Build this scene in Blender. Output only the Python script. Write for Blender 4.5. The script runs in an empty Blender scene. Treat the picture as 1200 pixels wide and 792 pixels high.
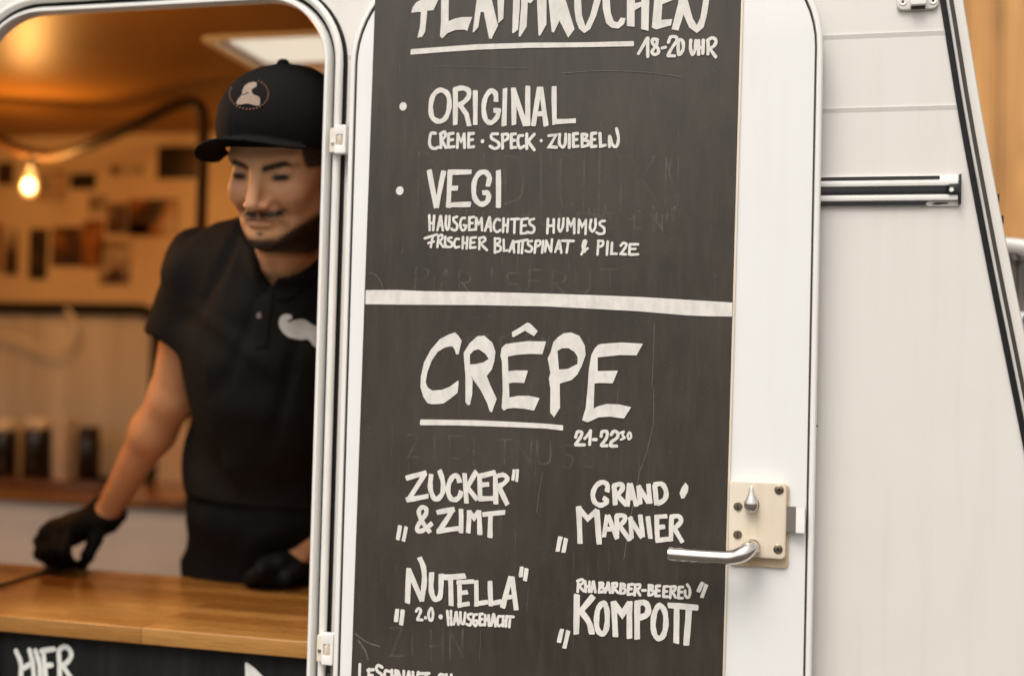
import bpy, bmesh, math, random
import numpy as np
from mathutils import Vector, Matrix
random.seed(7)
rad = math.radians
S = bpy.context.scene
COL = S.collection

# ---------------------------------------------------------------- camera, sky, sun, exposure
FOC = 1400.0                                   # focal length in pixels of a 1200 px wide photograph
YAW, PITCH, ROLL = rad(14), rad(1.5), rad(1.45)
ROT = Matrix.Rotation(YAW, 3, 'Z') @ Matrix.Rotation(math.pi/2 + PITCH, 3, 'X') @ Matrix.Rotation(ROLL, 3, 'Z')
FWD = ROT @ Vector((0, 0, -1))
CAMP = Vector((0, -.05, 1.62)) - FWD*1.62
cd = bpy.data.cameras.new('camera'); cam = bpy.data.objects.new('camera', cd); COL.objects.link(cam)
cam.matrix_world = Matrix.Translation(CAMP) @ ROT.to_4x4()
cd.sensor_width = 36; cd.lens = 36*FOC/1200
cd.clip_start = .05; cd.clip_end = 2000
cd.dof.use_dof = True; cd.dof.focus_distance = 1.585; cd.dof.aperture_fstop = 1.5; cd.dof.aperture_blades = 9
S.camera = cam

W = bpy.data.worlds.new('World'); S.world = W; W.use_nodes = True
wn, wl = W.node_tree.nodes, W.node_tree.links
SUN_EL, SUN_AZ = rad(58), rad(-14)             # azimuth of the sun seen from the wall: towards the camera's left
sky = wn.new('ShaderNodeTexSky'); sky.sky_type = 'NISHITA'; sky.sun_disc = False
sky.sun_elevation = SUN_EL; sky.sun_rotation = math.pi + SUN_AZ*-1
sky.dust_density = 5; sky.air_density = 1; sky.ozone_density = .6
hs = wn.new('ShaderNodeHueSaturation'); hs.inputs['Saturation'].default_value = .12
tint = wn.new('ShaderNodeMix'); tint.data_type = 'RGBA'; tint.blend_type = 'MULTIPLY'; tint.inputs[0].default_value = 1
tint.inputs[7].default_value = (1.0, .97, .93, 1)
bg = wn['Background']; bg.inputs['Strength'].default_value = .15
wl.new(sky.outputs[0], hs.inputs['Color']); wl.new(hs.outputs[0], tint.inputs[6]); wl.new(tint.outputs[2], bg.inputs['Color'])

sl = bpy.data.lights.new('sun', 'SUN'); sl.energy = 1.0; sl.angle = rad(30); sl.color = (1, .965, .92)
sun = bpy.data.objects.new('sun', sl); COL.objects.link(sun)
sdir = Vector((math.sin(SUN_AZ)*math.cos(SUN_EL), -math.cos(SUN_AZ)*math.cos(SUN_EL), math.sin(SUN_EL)))   # towards the sun
sun.rotation_euler = sdir.to_track_quat('Z', 'Y').to_euler()
sun.location = sdir*20
V = S.view_settings; V.view_transform = 'Standard'; V.look = 'None'; V.gamma = 1; V.exposure = 0.34; V.use_curve_mapping = False
S.render.engine = 'CYCLES'
S.cycles.use_denoising = True
S.cycles.max_bounces = 10
S.cycles.sample_clamp_indirect = 6

# ---------------------------------------------------------------- helpers
def ray(x, y): return ROT @ Vector(((x-600)/FOC, -(y-396)/FOC, -1))
def onY(x, y, Y):
    r = ray(x, y); return CAMP + r*((Y-CAMP.y)/r.y)
def onZ(x, y, Z):
    r = ray(x, y); return CAMP + r*((Z-CAMP.z)/r.z)
def at(x, y, d): return CAMP + ray(x, y)*d

def tag(o, label=None, cat=None, group=None, kind=None):
    if label: o['label'] = label
    if cat: o['category'] = cat
    if group: o['group'] = group
    if kind: o['kind'] = kind
    return o
def empty(name, loc, label, cat, group=None, rz=0):
    o = bpy.data.objects.new(name, None); COL.objects.link(o); o.location = loc; o.rotation_euler.z = rz
    o.empty_display_size = .1
    return tag(o, label, cat, group)
def link(name, me, m, parent=None, smooth=False):
    o = bpy.data.objects.new(name, me); COL.objects.link(o)
    if m: me.materials.append(m)
    if smooth:
        me.polygons.foreach_set('use_smooth', [True]*len(me.polygons))
    if parent:
        o.parent = parent
        pw = Matrix.LocRotScale(parent.location, parent.rotation_euler, parent.scale)
        q = parent.parent
        while q:
            pw = Matrix.LocRotScale(q.location, q.rotation_euler, q.scale) @ pw; q = q.parent
        me.transform(pw.inverted())            # vertices are authored in world space
    return o
def raw(name, vs, fs, m, parent=None, smooth=False):
    me = bpy.data.meshes.new(name); me.from_pydata([tuple(v) for v in vs], [], fs); me.update()
    return link(name, me, m, parent, smooth)
def from_bm(name, bm, m, parent=None, smooth=False, auto=None):
    bmesh.ops.recalc_face_normals(bm, faces=bm.faces)
    me = bpy.data.meshes.new(name); bm.to_mesh(me); bm.free()
    o = link(name, me, m, parent, smooth or auto is not None)
    if auto is not None: me.set_sharp_from_angle(angle=rad(auto))
    return o
def bm_box(bm, lo, hi, bev=0, seg=2):
    t = bmesh.new()
    bmesh.ops.create_cube(t, size=1)
    lo, hi = Vector(lo), Vector(hi)
    for v in t.verts: v.co = Vector([(lo[i]+hi[i])/2 + v.co[i]*(hi[i]-lo[i]) for i in range(3)])
    if bev: bmesh.ops.bevel(t, geom=t.edges[:], offset=bev, segments=seg, profile=.5, affect='EDGES')
    me = bpy.data.meshes.new('t'); t.to_mesh(me); t.free(); bm.from_mesh(me); bpy.data.meshes.remove(me)
def box(name, lo, hi, m, parent=None, bev=0.002, seg=2):
    bm = bmesh.new(); bm_box(bm, lo, hi, bev, seg); return from_bm(name, bm, m, parent, auto=40)
def bm_lathe(bm, prof, origin, axis='Z', n=24):
    """prof: list of (radius, height along axis)"""
    o = Vector(origin)
    ax = axis if isinstance(axis, Vector) else {'X': Vector((1,0,0)), 'Y': Vector((0,-1,0)), 'Z': Vector((0,0,1))}[axis]
    ax = ax.normalized(); u = ax.orthogonal().normalized(); w = ax.cross(u)
    rings = []
    for r, h in prof:
        if r < 1e-6: rings.append([bm.verts.new(o+ax*h)])
        else: rings.append([bm.verts.new(o+ax*h+(u*math.cos(2*math.pi*k/n)+w*math.sin(2*math.pi*k/n))*r) for k in range(n)])
    for a, b in zip(rings, rings[1:]):
        for k in range(n):
            l = (k+1) % n
            if len(a) == 1 and len(b) == 1: continue
            if len(a) == 1: bm.faces.new((a[0], b[k], b[l]))
            elif len(b) == 1: bm.faces.new((a[k], a[l], b[0]))
            else: bm.faces.new((a[k], a[l], b[l], b[k]))
    for rg, hh in ((rings[0], 0), (rings[-1], 1)):
        if len(rg) > 1: bm.faces.new(rg)
def lathe(name, prof, origin, m, parent=None, axis='Z', n=24, auto=45):
    bm = bmesh.new(); bm_lathe(bm, prof, origin, axis, n); return from_bm(name, bm, m, parent, auto=auto)
def catmull(pts, closed=False, n=8):
    P = [Vector(p) for p in pts]; out = []; L = len(P)
    rng = range(L) if closed else range(L-1)
    for i in rng:
        p1, p2 = P[i], P[(i+1) % L]
        p0 = P[(i-1) % L] if closed or i else p1*2-p2
        p3 = P[(i+2) % L] if closed or i+2 < L else p2*2-p1
        for k in range(n):
            t = k/n
            out.append(.5*((2*p1)+(p2-p0)*t+(2*p0-5*p1+4*p2-p3)*t*t+(3*p1-p0-3*p2+p3)*t**3))
    if not closed: out.append(P[-1])
    return out
def bm_tube(bm, pts, r, n=12, squash=None):
    P = [Vector(p) for p in pts]; rings = []; up = None
    for i, p in enumerate(P):
        d = (P[min(i+1, len(P)-1)]-P[max(i-1, 0)]).normalized()
        if up is None: up = d.orthogonal().normalized()
        up = (up-d*up.dot(d)).normalized(); w = d.cross(up)
        rr = r[i] if isinstance(r, (list, tuple)) else r
        rings.append([bm.verts.new(p+(up*math.cos(2*math.pi*k/n)+w*math.sin(2*math.pi*k/n))*rr) for k in range(n)])
    for a, b in zip(rings, rings[1:]):
        for k in range(n): bm.faces.new((a[k], a[(k+1) % n], b[(k+1) % n], b[k]))
    bm.faces.new(rings[0]); bm.faces.new(rings[-1])
def tube(name, pts, r, m, parent=None, n=12):
    bm = bmesh.new(); bm_tube(bm, pts, r, n); return from_bm(name, bm, m, parent, auto=50)
def rrect(x0, z0, x1, z1, r, n=10):
    """rounded rectangle, counter-clockwise; r is one radius or (bottom-left, bottom-right, top-right, top-left)"""
    if not isinstance(r, (tuple, list)): r = (r,)*4
    out = []
    for (cx, cz, a0, rr) in ((x0+r[0], z0+r[0], 180, r[0]), (x1-r[1], z0+r[1], 270, r[1]), (x1-r[2], z1-r[2], 0, r[2]), (x0+r[3], z1-r[3], 90, r[3])):
        for k in range(n+1):
            a = rad(a0+90*k/n); out.append((cx+rr*math.cos(a), cz+rr*math.sin(a)))
    return out
def plate(name, outline, holes, Y0, Y1, m, parent=None, bev=0.0, res=2, axis='Y'):
    """a slab in the XZ plane from Y0 (front, smaller) to Y1 with holes; axis 'Z' lays it flat instead (Y0, Y1 are then heights)"""
    cu = bpy.data.curves.new('t', 'CURVE'); cu.dimensions = '2D'; cu.fill_mode = 'BOTH'
    cu.extrude = abs(Y1-Y0)/2-bev; cu.bevel_depth = bev; cu.bevel_resolution = res; cu.offset = -bev
    for lp in [outline]+list(holes):
        sp = cu.splines.new('POLY'); sp.points.add(len(lp)-1); sp.use_cyclic_u = True
        for p, q in zip(sp.points, lp): p.co = (q[0], q[1], 0, 1)
    ob = bpy.data.objects.new('t', cu); COL.objects.link(ob)
    dg = bpy.context.evaluated_depsgraph_get(); dg.update()
    me = bpy.data.meshes.new_from_object(ob.evaluated_get(dg))
    bpy.data.objects.remove(ob); bpy.data.curves.remove(cu)
    mid = (Y0+Y1)/2
    if axis == 'Y': M = Matrix.Translation((0, mid, 0)) @ Matrix.Rotation(math.pi/2, 4, 'X')
    else: M = Matrix.Translation((0, 0, mid))
    me.transform(M); me.name = name; me.materials.clear()
    bm = bmesh.new(); bm.from_mesh(me); bmesh.ops.remove_doubles(bm, verts=bm.verts, dist=1e-6); bm.to_mesh(me); bm.free()
    o = link(name, me, m, parent, True); me.set_sharp_from_angle(angle=rad(35))
    return o
def sweep(name, path, prof, m, parent=None, closed=True, close_prof=False):
    """path: XZ points counter-clockwise; prof: (outward offset, Y)"""
    P = [Vector((p[0], p[1])) for p in path]; Q = []
    for p in P:
        if not Q or (p-Q[-1]).length > 1e-5: Q.append(p)
    if closed and (Q[0]-Q[-1]).length < 1e-5: Q.pop()
    P = Q; L = len(P); nr = []
    for i in range(L):
        a = P[i]-P[i-1] if (closed or i) else P[1]-P[0]
        b = P[(i+1) % L]-P[i] if (closed or i < L-1) else a
        a.normalize(); b.normalize()
        n1, n2 = Vector((a.y, -a.x)), Vector((b.y, -b.x)); n = n1+n2
        n = n/max(n.length_squared/2, .3); nr.append(n)
    vs, fs = [], []; K = len(prof)
    for p, n in zip(P, nr):
        for off, y in prof:
            q = p+n*off; vs.append((q.x, y, q.y))
    for i in range(L if closed else L-1):
        j = (i+1) % L
        for k in range(K if close_prof else K-1):
            l = (k+1) % K; fs.append((i*K+k, j*K+k, j*K+l, i*K+l))
    if not closed and close_prof:
        fs.append(tuple(range(K))); fs.append(tuple((L-1)*K+k for k in range(K)))
    bm = bmesh.new(); me = bpy.data.meshes.new('t'); me.from_pydata(vs, [], fs); bm.from_mesh(me); bpy.data.meshes.remove(me)
    return from_bm(name, bm, m, parent, auto=50)
def circ(cx, cz, r, n=24): return [(cx+r*math.cos(2*math.pi*k/n), cz+r*math.sin(2*math.pi*k/n)) for k in range(n)]
def XZ(pts, Y): return [(onY(x, y, Y).x, onY(x, y, Y).z) for x, y in pts]

# ---------------------------------------------------------------- materials
def lin(r, g, b):
    f = lambda c: (c/255/12.92 if c/255 <= .04045 else ((c/255+.055)/1.055)**2.4)
    return (f(r), f(g), f(b), 1)
class NT:
    def __init__(s, name):
        s.m = bpy.data.materials.new(name); s.m.use_nodes = True
        s.n, s.l = s.m.node_tree.nodes, s.m.node_tree.links
        s.b = s.n['Principled BSDF']; s.out = s.n['Material Output']
        s.tc = s.n.new('ShaderNodeTexCoord')
    def mp(s, scale=(1,1,1), rot=(0,0,0), src='Object'):
        k = s.n.new('ShaderNodeMapping'); k.inputs['Scale'].default_value = scale; k.inputs['Rotation'].default_value = rot
        s.l.new(s.tc.outputs[src], k.inputs[0]); return k.outputs[0]
    def noise(s, scale, vec=None, detail=4, rough=.55, dist=0):
        k = s.n.new('ShaderNodeTexNoise'); k.inputs['Scale'].default_value = scale; k.inputs['Detail'].default_value = detail
        k.inputs['Roughness'].default_value = rough; k.inputs['Distortion'].default_value = dist
        s.l.new(vec or s.mp(), k.inputs['Vector']); return k.outputs['Fac']
    def ramp(s, fac, stops):
        k = s.n.new('ShaderNodeValToRGB'); e = k.color_ramp.elements
        while len(e) < len(stops): e.new(.5)
        for q, (p, c) in zip(e, stops): q.position = p; q.color = c if len(c) == 4 else (*c, 1)
        s.l.new(fac, k.inputs[0]); return k.outputs[0]
    def mix(s, fac, a, b, mode='MIX'):
        k = s.n.new('ShaderNodeMix'); k.data_type = 'RGBA'; k.blend_type = mode
        for i, v in ((0, fac), (6, a), (7, b)):
            if hasattr(v, 'is_linked'): s.l.new(v, k.inputs[i])
            else: k.inputs[i].default_value = v
        return k.outputs[2]
    def math(s, op, a, b=0, clamp=False):
        k = s.n.new('ShaderNodeMath'); k.operation = op; k.use_clamp = clamp
        for i, v in ((0, a), (1, b)):
            if hasattr(v, 'is_linked'): s.l.new(v, k.inputs[i])
            else: k.inputs[i].default_value = v
        return k.outputs[0]
    def set(s, **kw):
        nm = dict(color='Base Color', rough='Roughness', metal='Metallic', spec='Specular IOR Level', coat='Coat Weight', coatr='Coat Roughness',
                  trans='Transmission Weight', alpha='Alpha', emit='Emission Color', estr='Emission Strength', sheen='Sheen Weight', sss='Subsurface Weight')
        for k, v in kw.items():
            i = s.b.inputs[nm[k]]
            if hasattr(v, 'is_linked'): s.l.new(v, i)
            else: i.default_value = v
        return s
    def bump(s, h, strength=.2, dist=.002):
        k = s.n.new('ShaderNodeBump'); k.inputs['Strength'].default_value = strength; k.inputs['Distance'].default_value = dist
        s.l.new(h, k.inputs['Height']); s.l.new(k.outputs[0], s.b.inputs['Normal']); return s
def simple(name, col, rough=.5, metal=0, var=.08, scale=30, bump=0, spec=.5, coat=0):
    t = NT(name); c = tuple(col[:3])
    f = t.noise(scale, detail=5)
    lo = tuple(x*(1-var) for x in c); hi = tuple(min(1, x*(1+var)) for x in c)
    t.set(color=t.ramp(f, [(.3, lo), (.7, hi)]), rough=rough, metal=metal, spec=spec, coat=coat)
    if bump: t.bump(t.noise(scale*6, detail=3), bump, .001)
    return t.m
def paint(name, col, rough=.38, dirt=(.45,.36,.25), amount=.12):
    """aged vehicle paint: faint grime clouds, fine orange peel and a few specks"""
    t = NT(name); c = (*col[:3], 1)
    g = t.ramp(t.noise(2.2, detail=7, rough=.65), [(.45, (0,0,0)), (.8, (1,1,1))])
    streak = t.ramp(t.noise(7, t.mp((5, 5, .35)), detail=5), [(.5, (0,0,0)), (.85, (1,1,1))])
    fac = t.math('MULTIPLY', t.math('ADD', g, streak), amount)
    k = t.mix(fac, c, (*[a*b*1.3 for a, b in zip(c[:3], dirt)], 1))
    sp = t.ramp(t.noise(260, detail=1), [(.765, (0,0,0)), (.80, (1,1,1))])
    k = t.mix(t.math('MULTIPLY', sp, .35), k, (*[x*.45 for x in c[:3]], 1))
    t.set(color=k, rough=t.math('ADD', t.math('MULTIPLY', t.noise(9), .15), rough-.07), coat=.12)
    t.bump(t.noise(90, detail=3), .06, .0015)
    return t.m
M = {}
M['wall'] = paint('wall_paint', (.72, .685, .64), .42, amount=.16)
M['door'] = paint('door_paint', (.81, .80, .78), .36, amount=.10)
M['alu'] = paint('white_aluminium', (.82, .80, .765), .3, amount=.10)
M['cream'] = paint('cream_metal', (.76, .675, .55), .34, dirt=(.5,.33,.14), amount=.35)
M['rubber'] = simple('black_rubber', (.006, .0055, .005), .6, var=.3, spec=.3)
M['seal'] = simple('white_seal', (.78, .76, .71), .38, var=.06, scale=12)
M['gap'] = simple('dark_brown_rubber', (.035, .027, .02), .6, var=.3)
M['black'] = simple('black_plastic', (.014, .012, .012), .35, var=.3)
M['chrome'] = simple('chrome', (.74, .69, .64), .055, 1, var=.04)
M['tan'] = paint('tan_worn_metal', (.66, .52, .35), .36, dirt=(.5,.33,.14), amount=.4)
M['steel'] = simple('worn_steel', (.30, .24, .18), .32, 1, var=.3, scale=200)
M['dark'] = simple('dark_recess', (.01, .009, .008), .7)
# ---------------------------------------------------------------- more materials
def m_board():
    t = NT('chalkboard_paint')
    v = t.noise(14, t.mp((4, 4, .8)), detail=8, rough=.7)
    v2 = t.noise(120, t.mp((2.2, 2.2, .05)), detail=4, rough=.7)
    c = t.noise(3.2, detail=6, rough=.6)
    k = t.mix(t.ramp(v, [(.42, (0,0,0)), (.78, (1,1,1))]), (.034, .0270, .0205, 1), (.055, .0445, .034, 1))
    k = t.mix(t.math('MULTIPLY', t.ramp(v2, [(.56, (0,0,0)), (.74, (1,1,1))]), .16), k, (.105, .088, .070, 1))
    k = t.mix(t.math('MULTIPLY', t.ramp(c, [(.42, (0,0,0)), (.72, (1,1,1))]), .42), k, (.085, .071, .057, 1))
    dots = t.ramp(t.noise(420, detail=1), [(.775, (0,0,0)), (.80, (1,1,1))])
    k = t.mix(t.math('MULTIPLY', dots, .35), k, (.3, .27, .22, 1))
    t.set(color=k, rough=t.math('ADD', t.math('MULTIPLY', c, .2), .42), spec=.35)
    t.bump(v2, .05, .0005)
    return t.m
M['board'] = m_board()
def m_marker(name, col):
    t = NT(name)
    a = t.noise(70, t.mp((1, 1, .5), (0, .5, 0)), detail=5, rough=.7)
    b = t.noise(420, t.mp((.35, 1, 1), (0, .6, 0)), detail=2)
    k = t.mix(t.ramp(a, [(.4, (0,0,0)), (.75, (1,1,1))]), col, (*[x*.78 for x in col[:3]], 1))
    k = t.mix(t.math('MULTIPLY', t.ramp(b, [(.55, (0,0,0)), (.75, (1,1,1))]), .22), k, (*[x*.66 for x in col[:3]], 1))
    t.set(color=k, rough=.6, spec=.3); return t.m
M['marker'] = m_marker('paint_marker', (.75, .715, .655, 1))
M['marker_white'] = m_marker('white_marker', (.72, .71, .66, 1))
def m_smear():
    t = NT('wiped_chalk'); a = t.ramp(t.noise(34, detail=5, rough=.7), [(.34, (0,0,0)), (.60, (1,1,1))])
    t.set(color=(.125, .105, .082, 1), rough=.65, alpha=t.math('MULTIPLY', a, .58)); return t.m
M['smear'] = m_smear()
M['smear_light'] = simple('chalk_scratch', (.115, .097, .078), .6, var=.4, scale=300)
def m_counter():
    t = NT('oiled_butcher_block')
    br = t.n.new('ShaderNodeTexBrick'); br.offset = .42; br.squash = 1; br.offset_frequency = 2
    br.inputs['Scale'].default_value = 1; br.inputs['Brick Width'].default_value = .37; br.inputs['Row Height'].default_value = .042
    br.inputs['Mortar Size'].default_value = .0009; br.inputs['Bias'].default_value = 0
    br.inputs['Color1'].default_value = (0,0,0,1); br.inputs['Color2'].default_value = (1,1,1,1); br.inputs['Mortar'].default_value = (0,0,0,1)
    t.l.new(t.mp((1, 1, 1)), br.inputs['Vector'])
    base = t.ramp(br.outputs['Color'], [(0, (.19, .073, .011)), (.5, (.32, .135, .026)), (1, (.48, .235, .060))])
    g = t.noise(18, t.mp((.7, 14, 14)), detail=8, rough=.65, dist=1.2)
    g2 = t.noise(90, t.mp((.5, 12, 12)), detail=4)
    k = t.mix(t.ramp(g, [(.4, (0,0,0)), (.7, (1,1,1))]), t.mix(.38, base, (.14, .052, .010, 1)), base)
    k = t.mix(t.math('MULTIPLY', t.ramp(g2, [(.5, (0,0,0)), (.7, (1,1,1))]), .22), k, (.16, .06, .015, 1))
    t.set(color=k, rough=t.math('ADD', t.math('MULTIPLY', g, .15), .2), coat=.35, coatr=.15)
    t.bump(g2, .06, .0008); return t.m
M['counter'] = m_counter()
def m_planks(name, a, b, period, axis='x'):
    t = NT(name)
    w = t.n.new('ShaderNodeTexBrick'); w.inputs['Scale'].default_value = 1
    w.inputs['Brick Width'].default_value = 4.2; w.inputs['Row Height'].default_value = period; w.inputs['Mortar Size'].default_value = .004
    w.inputs['Color1'].default_value = (0,0,0,1); w.inputs['Color2'].default_value = (1,1,1,1); w.inputs['Mortar'].default_value = (.0,.0,.0,1)
    mp = t.n.new('ShaderNodeCombineXYZ'); sx = t.n.new('ShaderNodeSeparateXYZ'); t.l.new(t.tc.outputs['Object'], sx.inputs[0])
    t.l.new(sx.outputs['Z'], mp.inputs[0]); t.l.new(sx.outputs['X'], mp.inputs[1]); t.l.new(mp.outputs[0], w.inputs['Vector'])
    g = t.noise(3.5, t.mp((6, 6, .4)), detail=8, rough=.65, dist=.8)
    k = t.mix(w.outputs['Color'], a, b)
    k = t.mix(t.math('MULTIPLY', t.ramp(g, [(.35, (0,0,0)), (.65, (1,1,1))]), .75), k, (a[0]*.55, a[1]*.5, a[2]*.45, 1))
    k = t.mix(w.outputs['Fac'], k, (a[0]*.25, a[1]*.22, a[2]*.2, 1))
    t.set(color=k, rough=.6); t.bump(g, .2, .003); return t.m
M['planks'] = m_planks('larch_planks', (.62, .30, .085, 1), (.74, .40, .14, 1), .145)
M['lining'] = simple('cream_lining', (.72, .55, .36), .5, var=.06, scale=5)
M['ceiling'] = simple('varnished_ceiling', (.25, .118, .024), .42, var=.10, scale=4, spec=.13)
M['white_lam'] = simple('white_laminate', (.80, .78, .74), .4, var=.05, scale=6)
M['floor'] = simple('brown_floor', (.10, .07, .045), .5, var=.3, scale=14)

# ================================================================ setting: ground
def m_ground():
    t = NT('gravel_ground')
    a = t.noise(1.1, detail=8); b = t.noise(55, detail=6, rough=.7)
    k = t.mix(a, (.065, .057, .047, 1), (.11, .097, .08, 1)); k = t.mix(t.math('MULTIPLY', b, .6), k, (.05, .045, .037, 1))
    t.set(color=k, rough=.9); t.bump(b, .6, .01); return t.m
g = raw('ground', [(-400,-400,0), (400,-400,0), (400,400,0), (-400,400,0)], [(0,1,2,3)], m_ground()); tag(g, kind='structure')

# timber wall of the building behind the caravan
TW = 3.7
wall_e = empty('timber_wall', (2, TW, 0), 'warm orange timber plank wall of the building behind the caravan', 'wall')
bm = bmesh.new(); x = -9.0; k = 0
while x < 9.0:
    w = .145; d = random.uniform(-.004, .004)
    bm_box(bm, (x+.003, TW+d, 0.12), (x+w-.003, TW+.03+d, 4.2), .003, 1); x += w; k += 1
from_bm('cladding', bm, M['planks'], wall_e)
box('backing', (-9, TW+.035, .0), (9, TW+.2, 4.2), simple('dark_backing', (.05, .03, .015), .8), wall_e, 0)
box('plinth', (-9, TW-.03, 0), (9, TW+.03, .118), simple('concrete_plinth', (.3, .28, .25), .9, bump=.3), wall_e, .004)

# ================================================================ the caravan
VX0, VX1 = -2.95, .62          # inner room
CEIL, FLOOR, BACK = 2.35, .33, 2.02
caravan = empty('caravan', (-.9, 1.0, 0), 'old cream white caravan with its serving door folded open against the wall', 'caravan')
OX0, OX1, OZ0, OZ1 = -.89, -.300, .46, 2.114     # clear opening
OPR = (.06, .06, .098, .11)
opening = rrect(OX0, OZ0, OX1, OZ1, OPR, 14)
# raked front edge traced at real size on the wall plane
edge_px = [(1081, -110), (1101, 0), (1124, 140), (1152, 290), (1178, 420), (1203, 545), (1250, 790)]
edge = XZ(edge_px, 0)
edge_s = [(v.x, v.y) for v in catmull([Vector((a, b)) for a, b in edge], n=6)]
low = edge_s[-1]
nose = [(low[0]+.06, low[1]-.28), (low[0]+.03, low[1]-.42), (low[0]-.12, low[1]-.52), (low[0]-.3, low[1]-.55)]
outline = [(-3.0, .35)] + [(-3.0, 2.2), (-2.95, 2.34), (-2.8, 2.42)] + [(edge_s[0][0]-.16, 2.42), (edge_s[0][0]-.05, edge_s[0][1]+.10)] + edge_s + nose
outline = outline[::-1]
ADDED_WIN = rrect(-2.80, 1.0, -1.12, 2.02, .07, 8)
plate('side_wall', outline, [rrect(OX0-.004, OZ0-.004, OX1+.004, OZ1+.004, OPR, 14), ADDED_WIN], 0, .007, M['wall'], caravan)
# pressed ribs that run forward from the door
for i, ypx in enumerate((43, 129.5)):
    z = onY(1030, ypx, 0).z
    x0, x1 = -.27, onY(1112+i*12-1, ypx, 0).x
    sweep('pressed_rib', [(x0, z), (x1, z)], [(-.0048, 0.0005), (-.0040, -.0014), (.0046, .0005)], M['wall'], caravan, closed=False, close_prof=True)

# front corner trim: rubber, bright bead, brown strip and the edge of the front panel
tr = [Vector(p) for p in edge_s]+[Vector(p) for p in nose]
def off(poly, d):
    P = [Vector((p[0], p[1])) for p in poly]; o = []
    for i in range(len(P)):
        t = (P[min(i+1, len(P)-1)]-P[max(i-1, 0)]).normalized()
        o.append((P[i]+Vector((-t.y, t.x))*d))      # path runs downwards, left normal points forward (+X)
    return [(p.x, p.y) for p in o]
trp = [(p.x, p.y) for p in tr]
sweep('corner_rubber', trp, [(0, .001), (.0, -.003), (-.007, -.003), (-.0073, .001)], M['rubber'], caravan, closed=False, close_prof=True)
sweep('corner_bead', trp, [(-.0070, .0), (-.0074, -.0065), (-.0090, -.0085), (-.0104, -.0065), (-.0108, .0)], M['alu'], caravan, closed=False, close_prof=True)
sweep('corner_strip', trp, [(-.0108, .001), (-.0108, -.003), (-.0158, -.003), (-.016, .001)], M['gap'], caravan, closed=False, close_prof=True)
sweep('front_panel', trp, [(-.016, .002), (-.016, -.004), (-.0185, -.006), (-.0265, -.0055), (-.0280, -.003), (-.0285, .05), (-.0285, 2.1), (-.02, 2.1), (-.016, .05)], M['wall'], caravan, closed=False, close_prof=True)
for y in (233, 258):
    p = onY(1165+(y-233)*.2, y, .01)
    bm = bmesh.new()
    bm_lathe(bm, [(.003, -.002), (.003, .001), (.002, .002), (.002, .004)], p, 'X', 12)
    bm_box(bm, p+Vector((.003, -.003, -.006)), p+Vector((.006, .003, .006)), .001, 1)
    from_bm('strap_hook', bm, M['black'], caravan, auto=40)

# door frame profile round the opening
sweep('opening_frame', opening, [(.003, .009), (-.0006, .007), (-.0012, -.012), (.0006, -.0145), (.0045, -.0145), (.0062, -.012), (.0098, -.004), (.0100, .001)], M['alu'], caravan)
sweep('frame_channel', opening, [(.0100, .0), (.0100, -.0025), (.0300, -.0025), (.0303, .0)], M['rubber'], caravan)
cc = [( .0206+.0058*math.cos(a), -.0085+.0058*math.sin(a)) for a in [2*math.pi*k/14 for k in range(14)]]
sweep('door_seal', opening, cc, M['seal'], caravan, close_prof=True)

# ---- the door leaf, folded back against the wall
DX0, DX1, DZ0, DZ1 = -.2370, .3935, .50, 2.143
DY = -.05
leaf = rrect(DX0, DZ0, DX1, DZ1, (.09, .09, .142, .142), 14)
door = empty('door', (DX0, DY, 1.2), None, None); door.parent = caravan; door.location = Vector((DX0, DY, 1.2))-caravan.location
plate('door_skin', leaf, [], DY, -.02, M['door'], door, .001)
sweep('door_trim', leaf, [(.0004, -.02), (.0004, DY-.0012), (.0012, DY-.0026), (.0058, DY-.0030), (.0072, DY-.0018), (.0085, DY+.006), (.0088, -.012), (.0, -.012)], M['alu'], door)
sweep('trim_joint', leaf, [(-.0022, DY-.0002), (-.0016, DY-.0008), (.0005, DY-.0008)], M['gap'], door)
sweep('rubber_lip', leaf, [(-.006, -.02), (-.004, -.006), (.002, -.005), (.004, -.012)], M['rubber'], door)
for (x, y) in ((953, 499),):
    p = onY(x, y, DY+.002); lathe('rivet', [(.0015, 0), (.0015, .001), (0, .0015)], (DX1+.0087, DY+.008, p.z), M['dark'], door, Vector((1, -1, 0)), 10)

def screw(name, p, r, parent, kind='slot', ang=90, m=None, proud=.0018):
    bm = bmesh.new()
    bm_lathe(bm, [(r, 0), (r, proud*.5), (r*.86, proud), (r*.45, proud*1.1)] if kind == 'slot' else [(r, 0), (r, proud*.6), (r*.86, proud*.9), (r*.74, proud*.9), (r*.68, proud*.55), (r*.56, proud*.7), (r*.30, proud*.75), (0, proud*.75)], p, 'Y', 20)
    o = from_bm(name, bm, m or M['steel'], parent, auto=40)
    return o
def slot(p, r, parent, ang=90, w=.0009, proud=.0021):
    bm = bmesh.new(); bm_box(bm, (-r*.88, -.0004, -w/2), (r*.88, .0004, w/2), 0)
    bm.transform(Matrix.Translation(Vector(p)+Vector((0, -proud, 0))) @ Matrix.Rotation(rad(ang), 4, 'Y'))
    return from_bm('slot', bm, M['dark'], parent)

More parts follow.
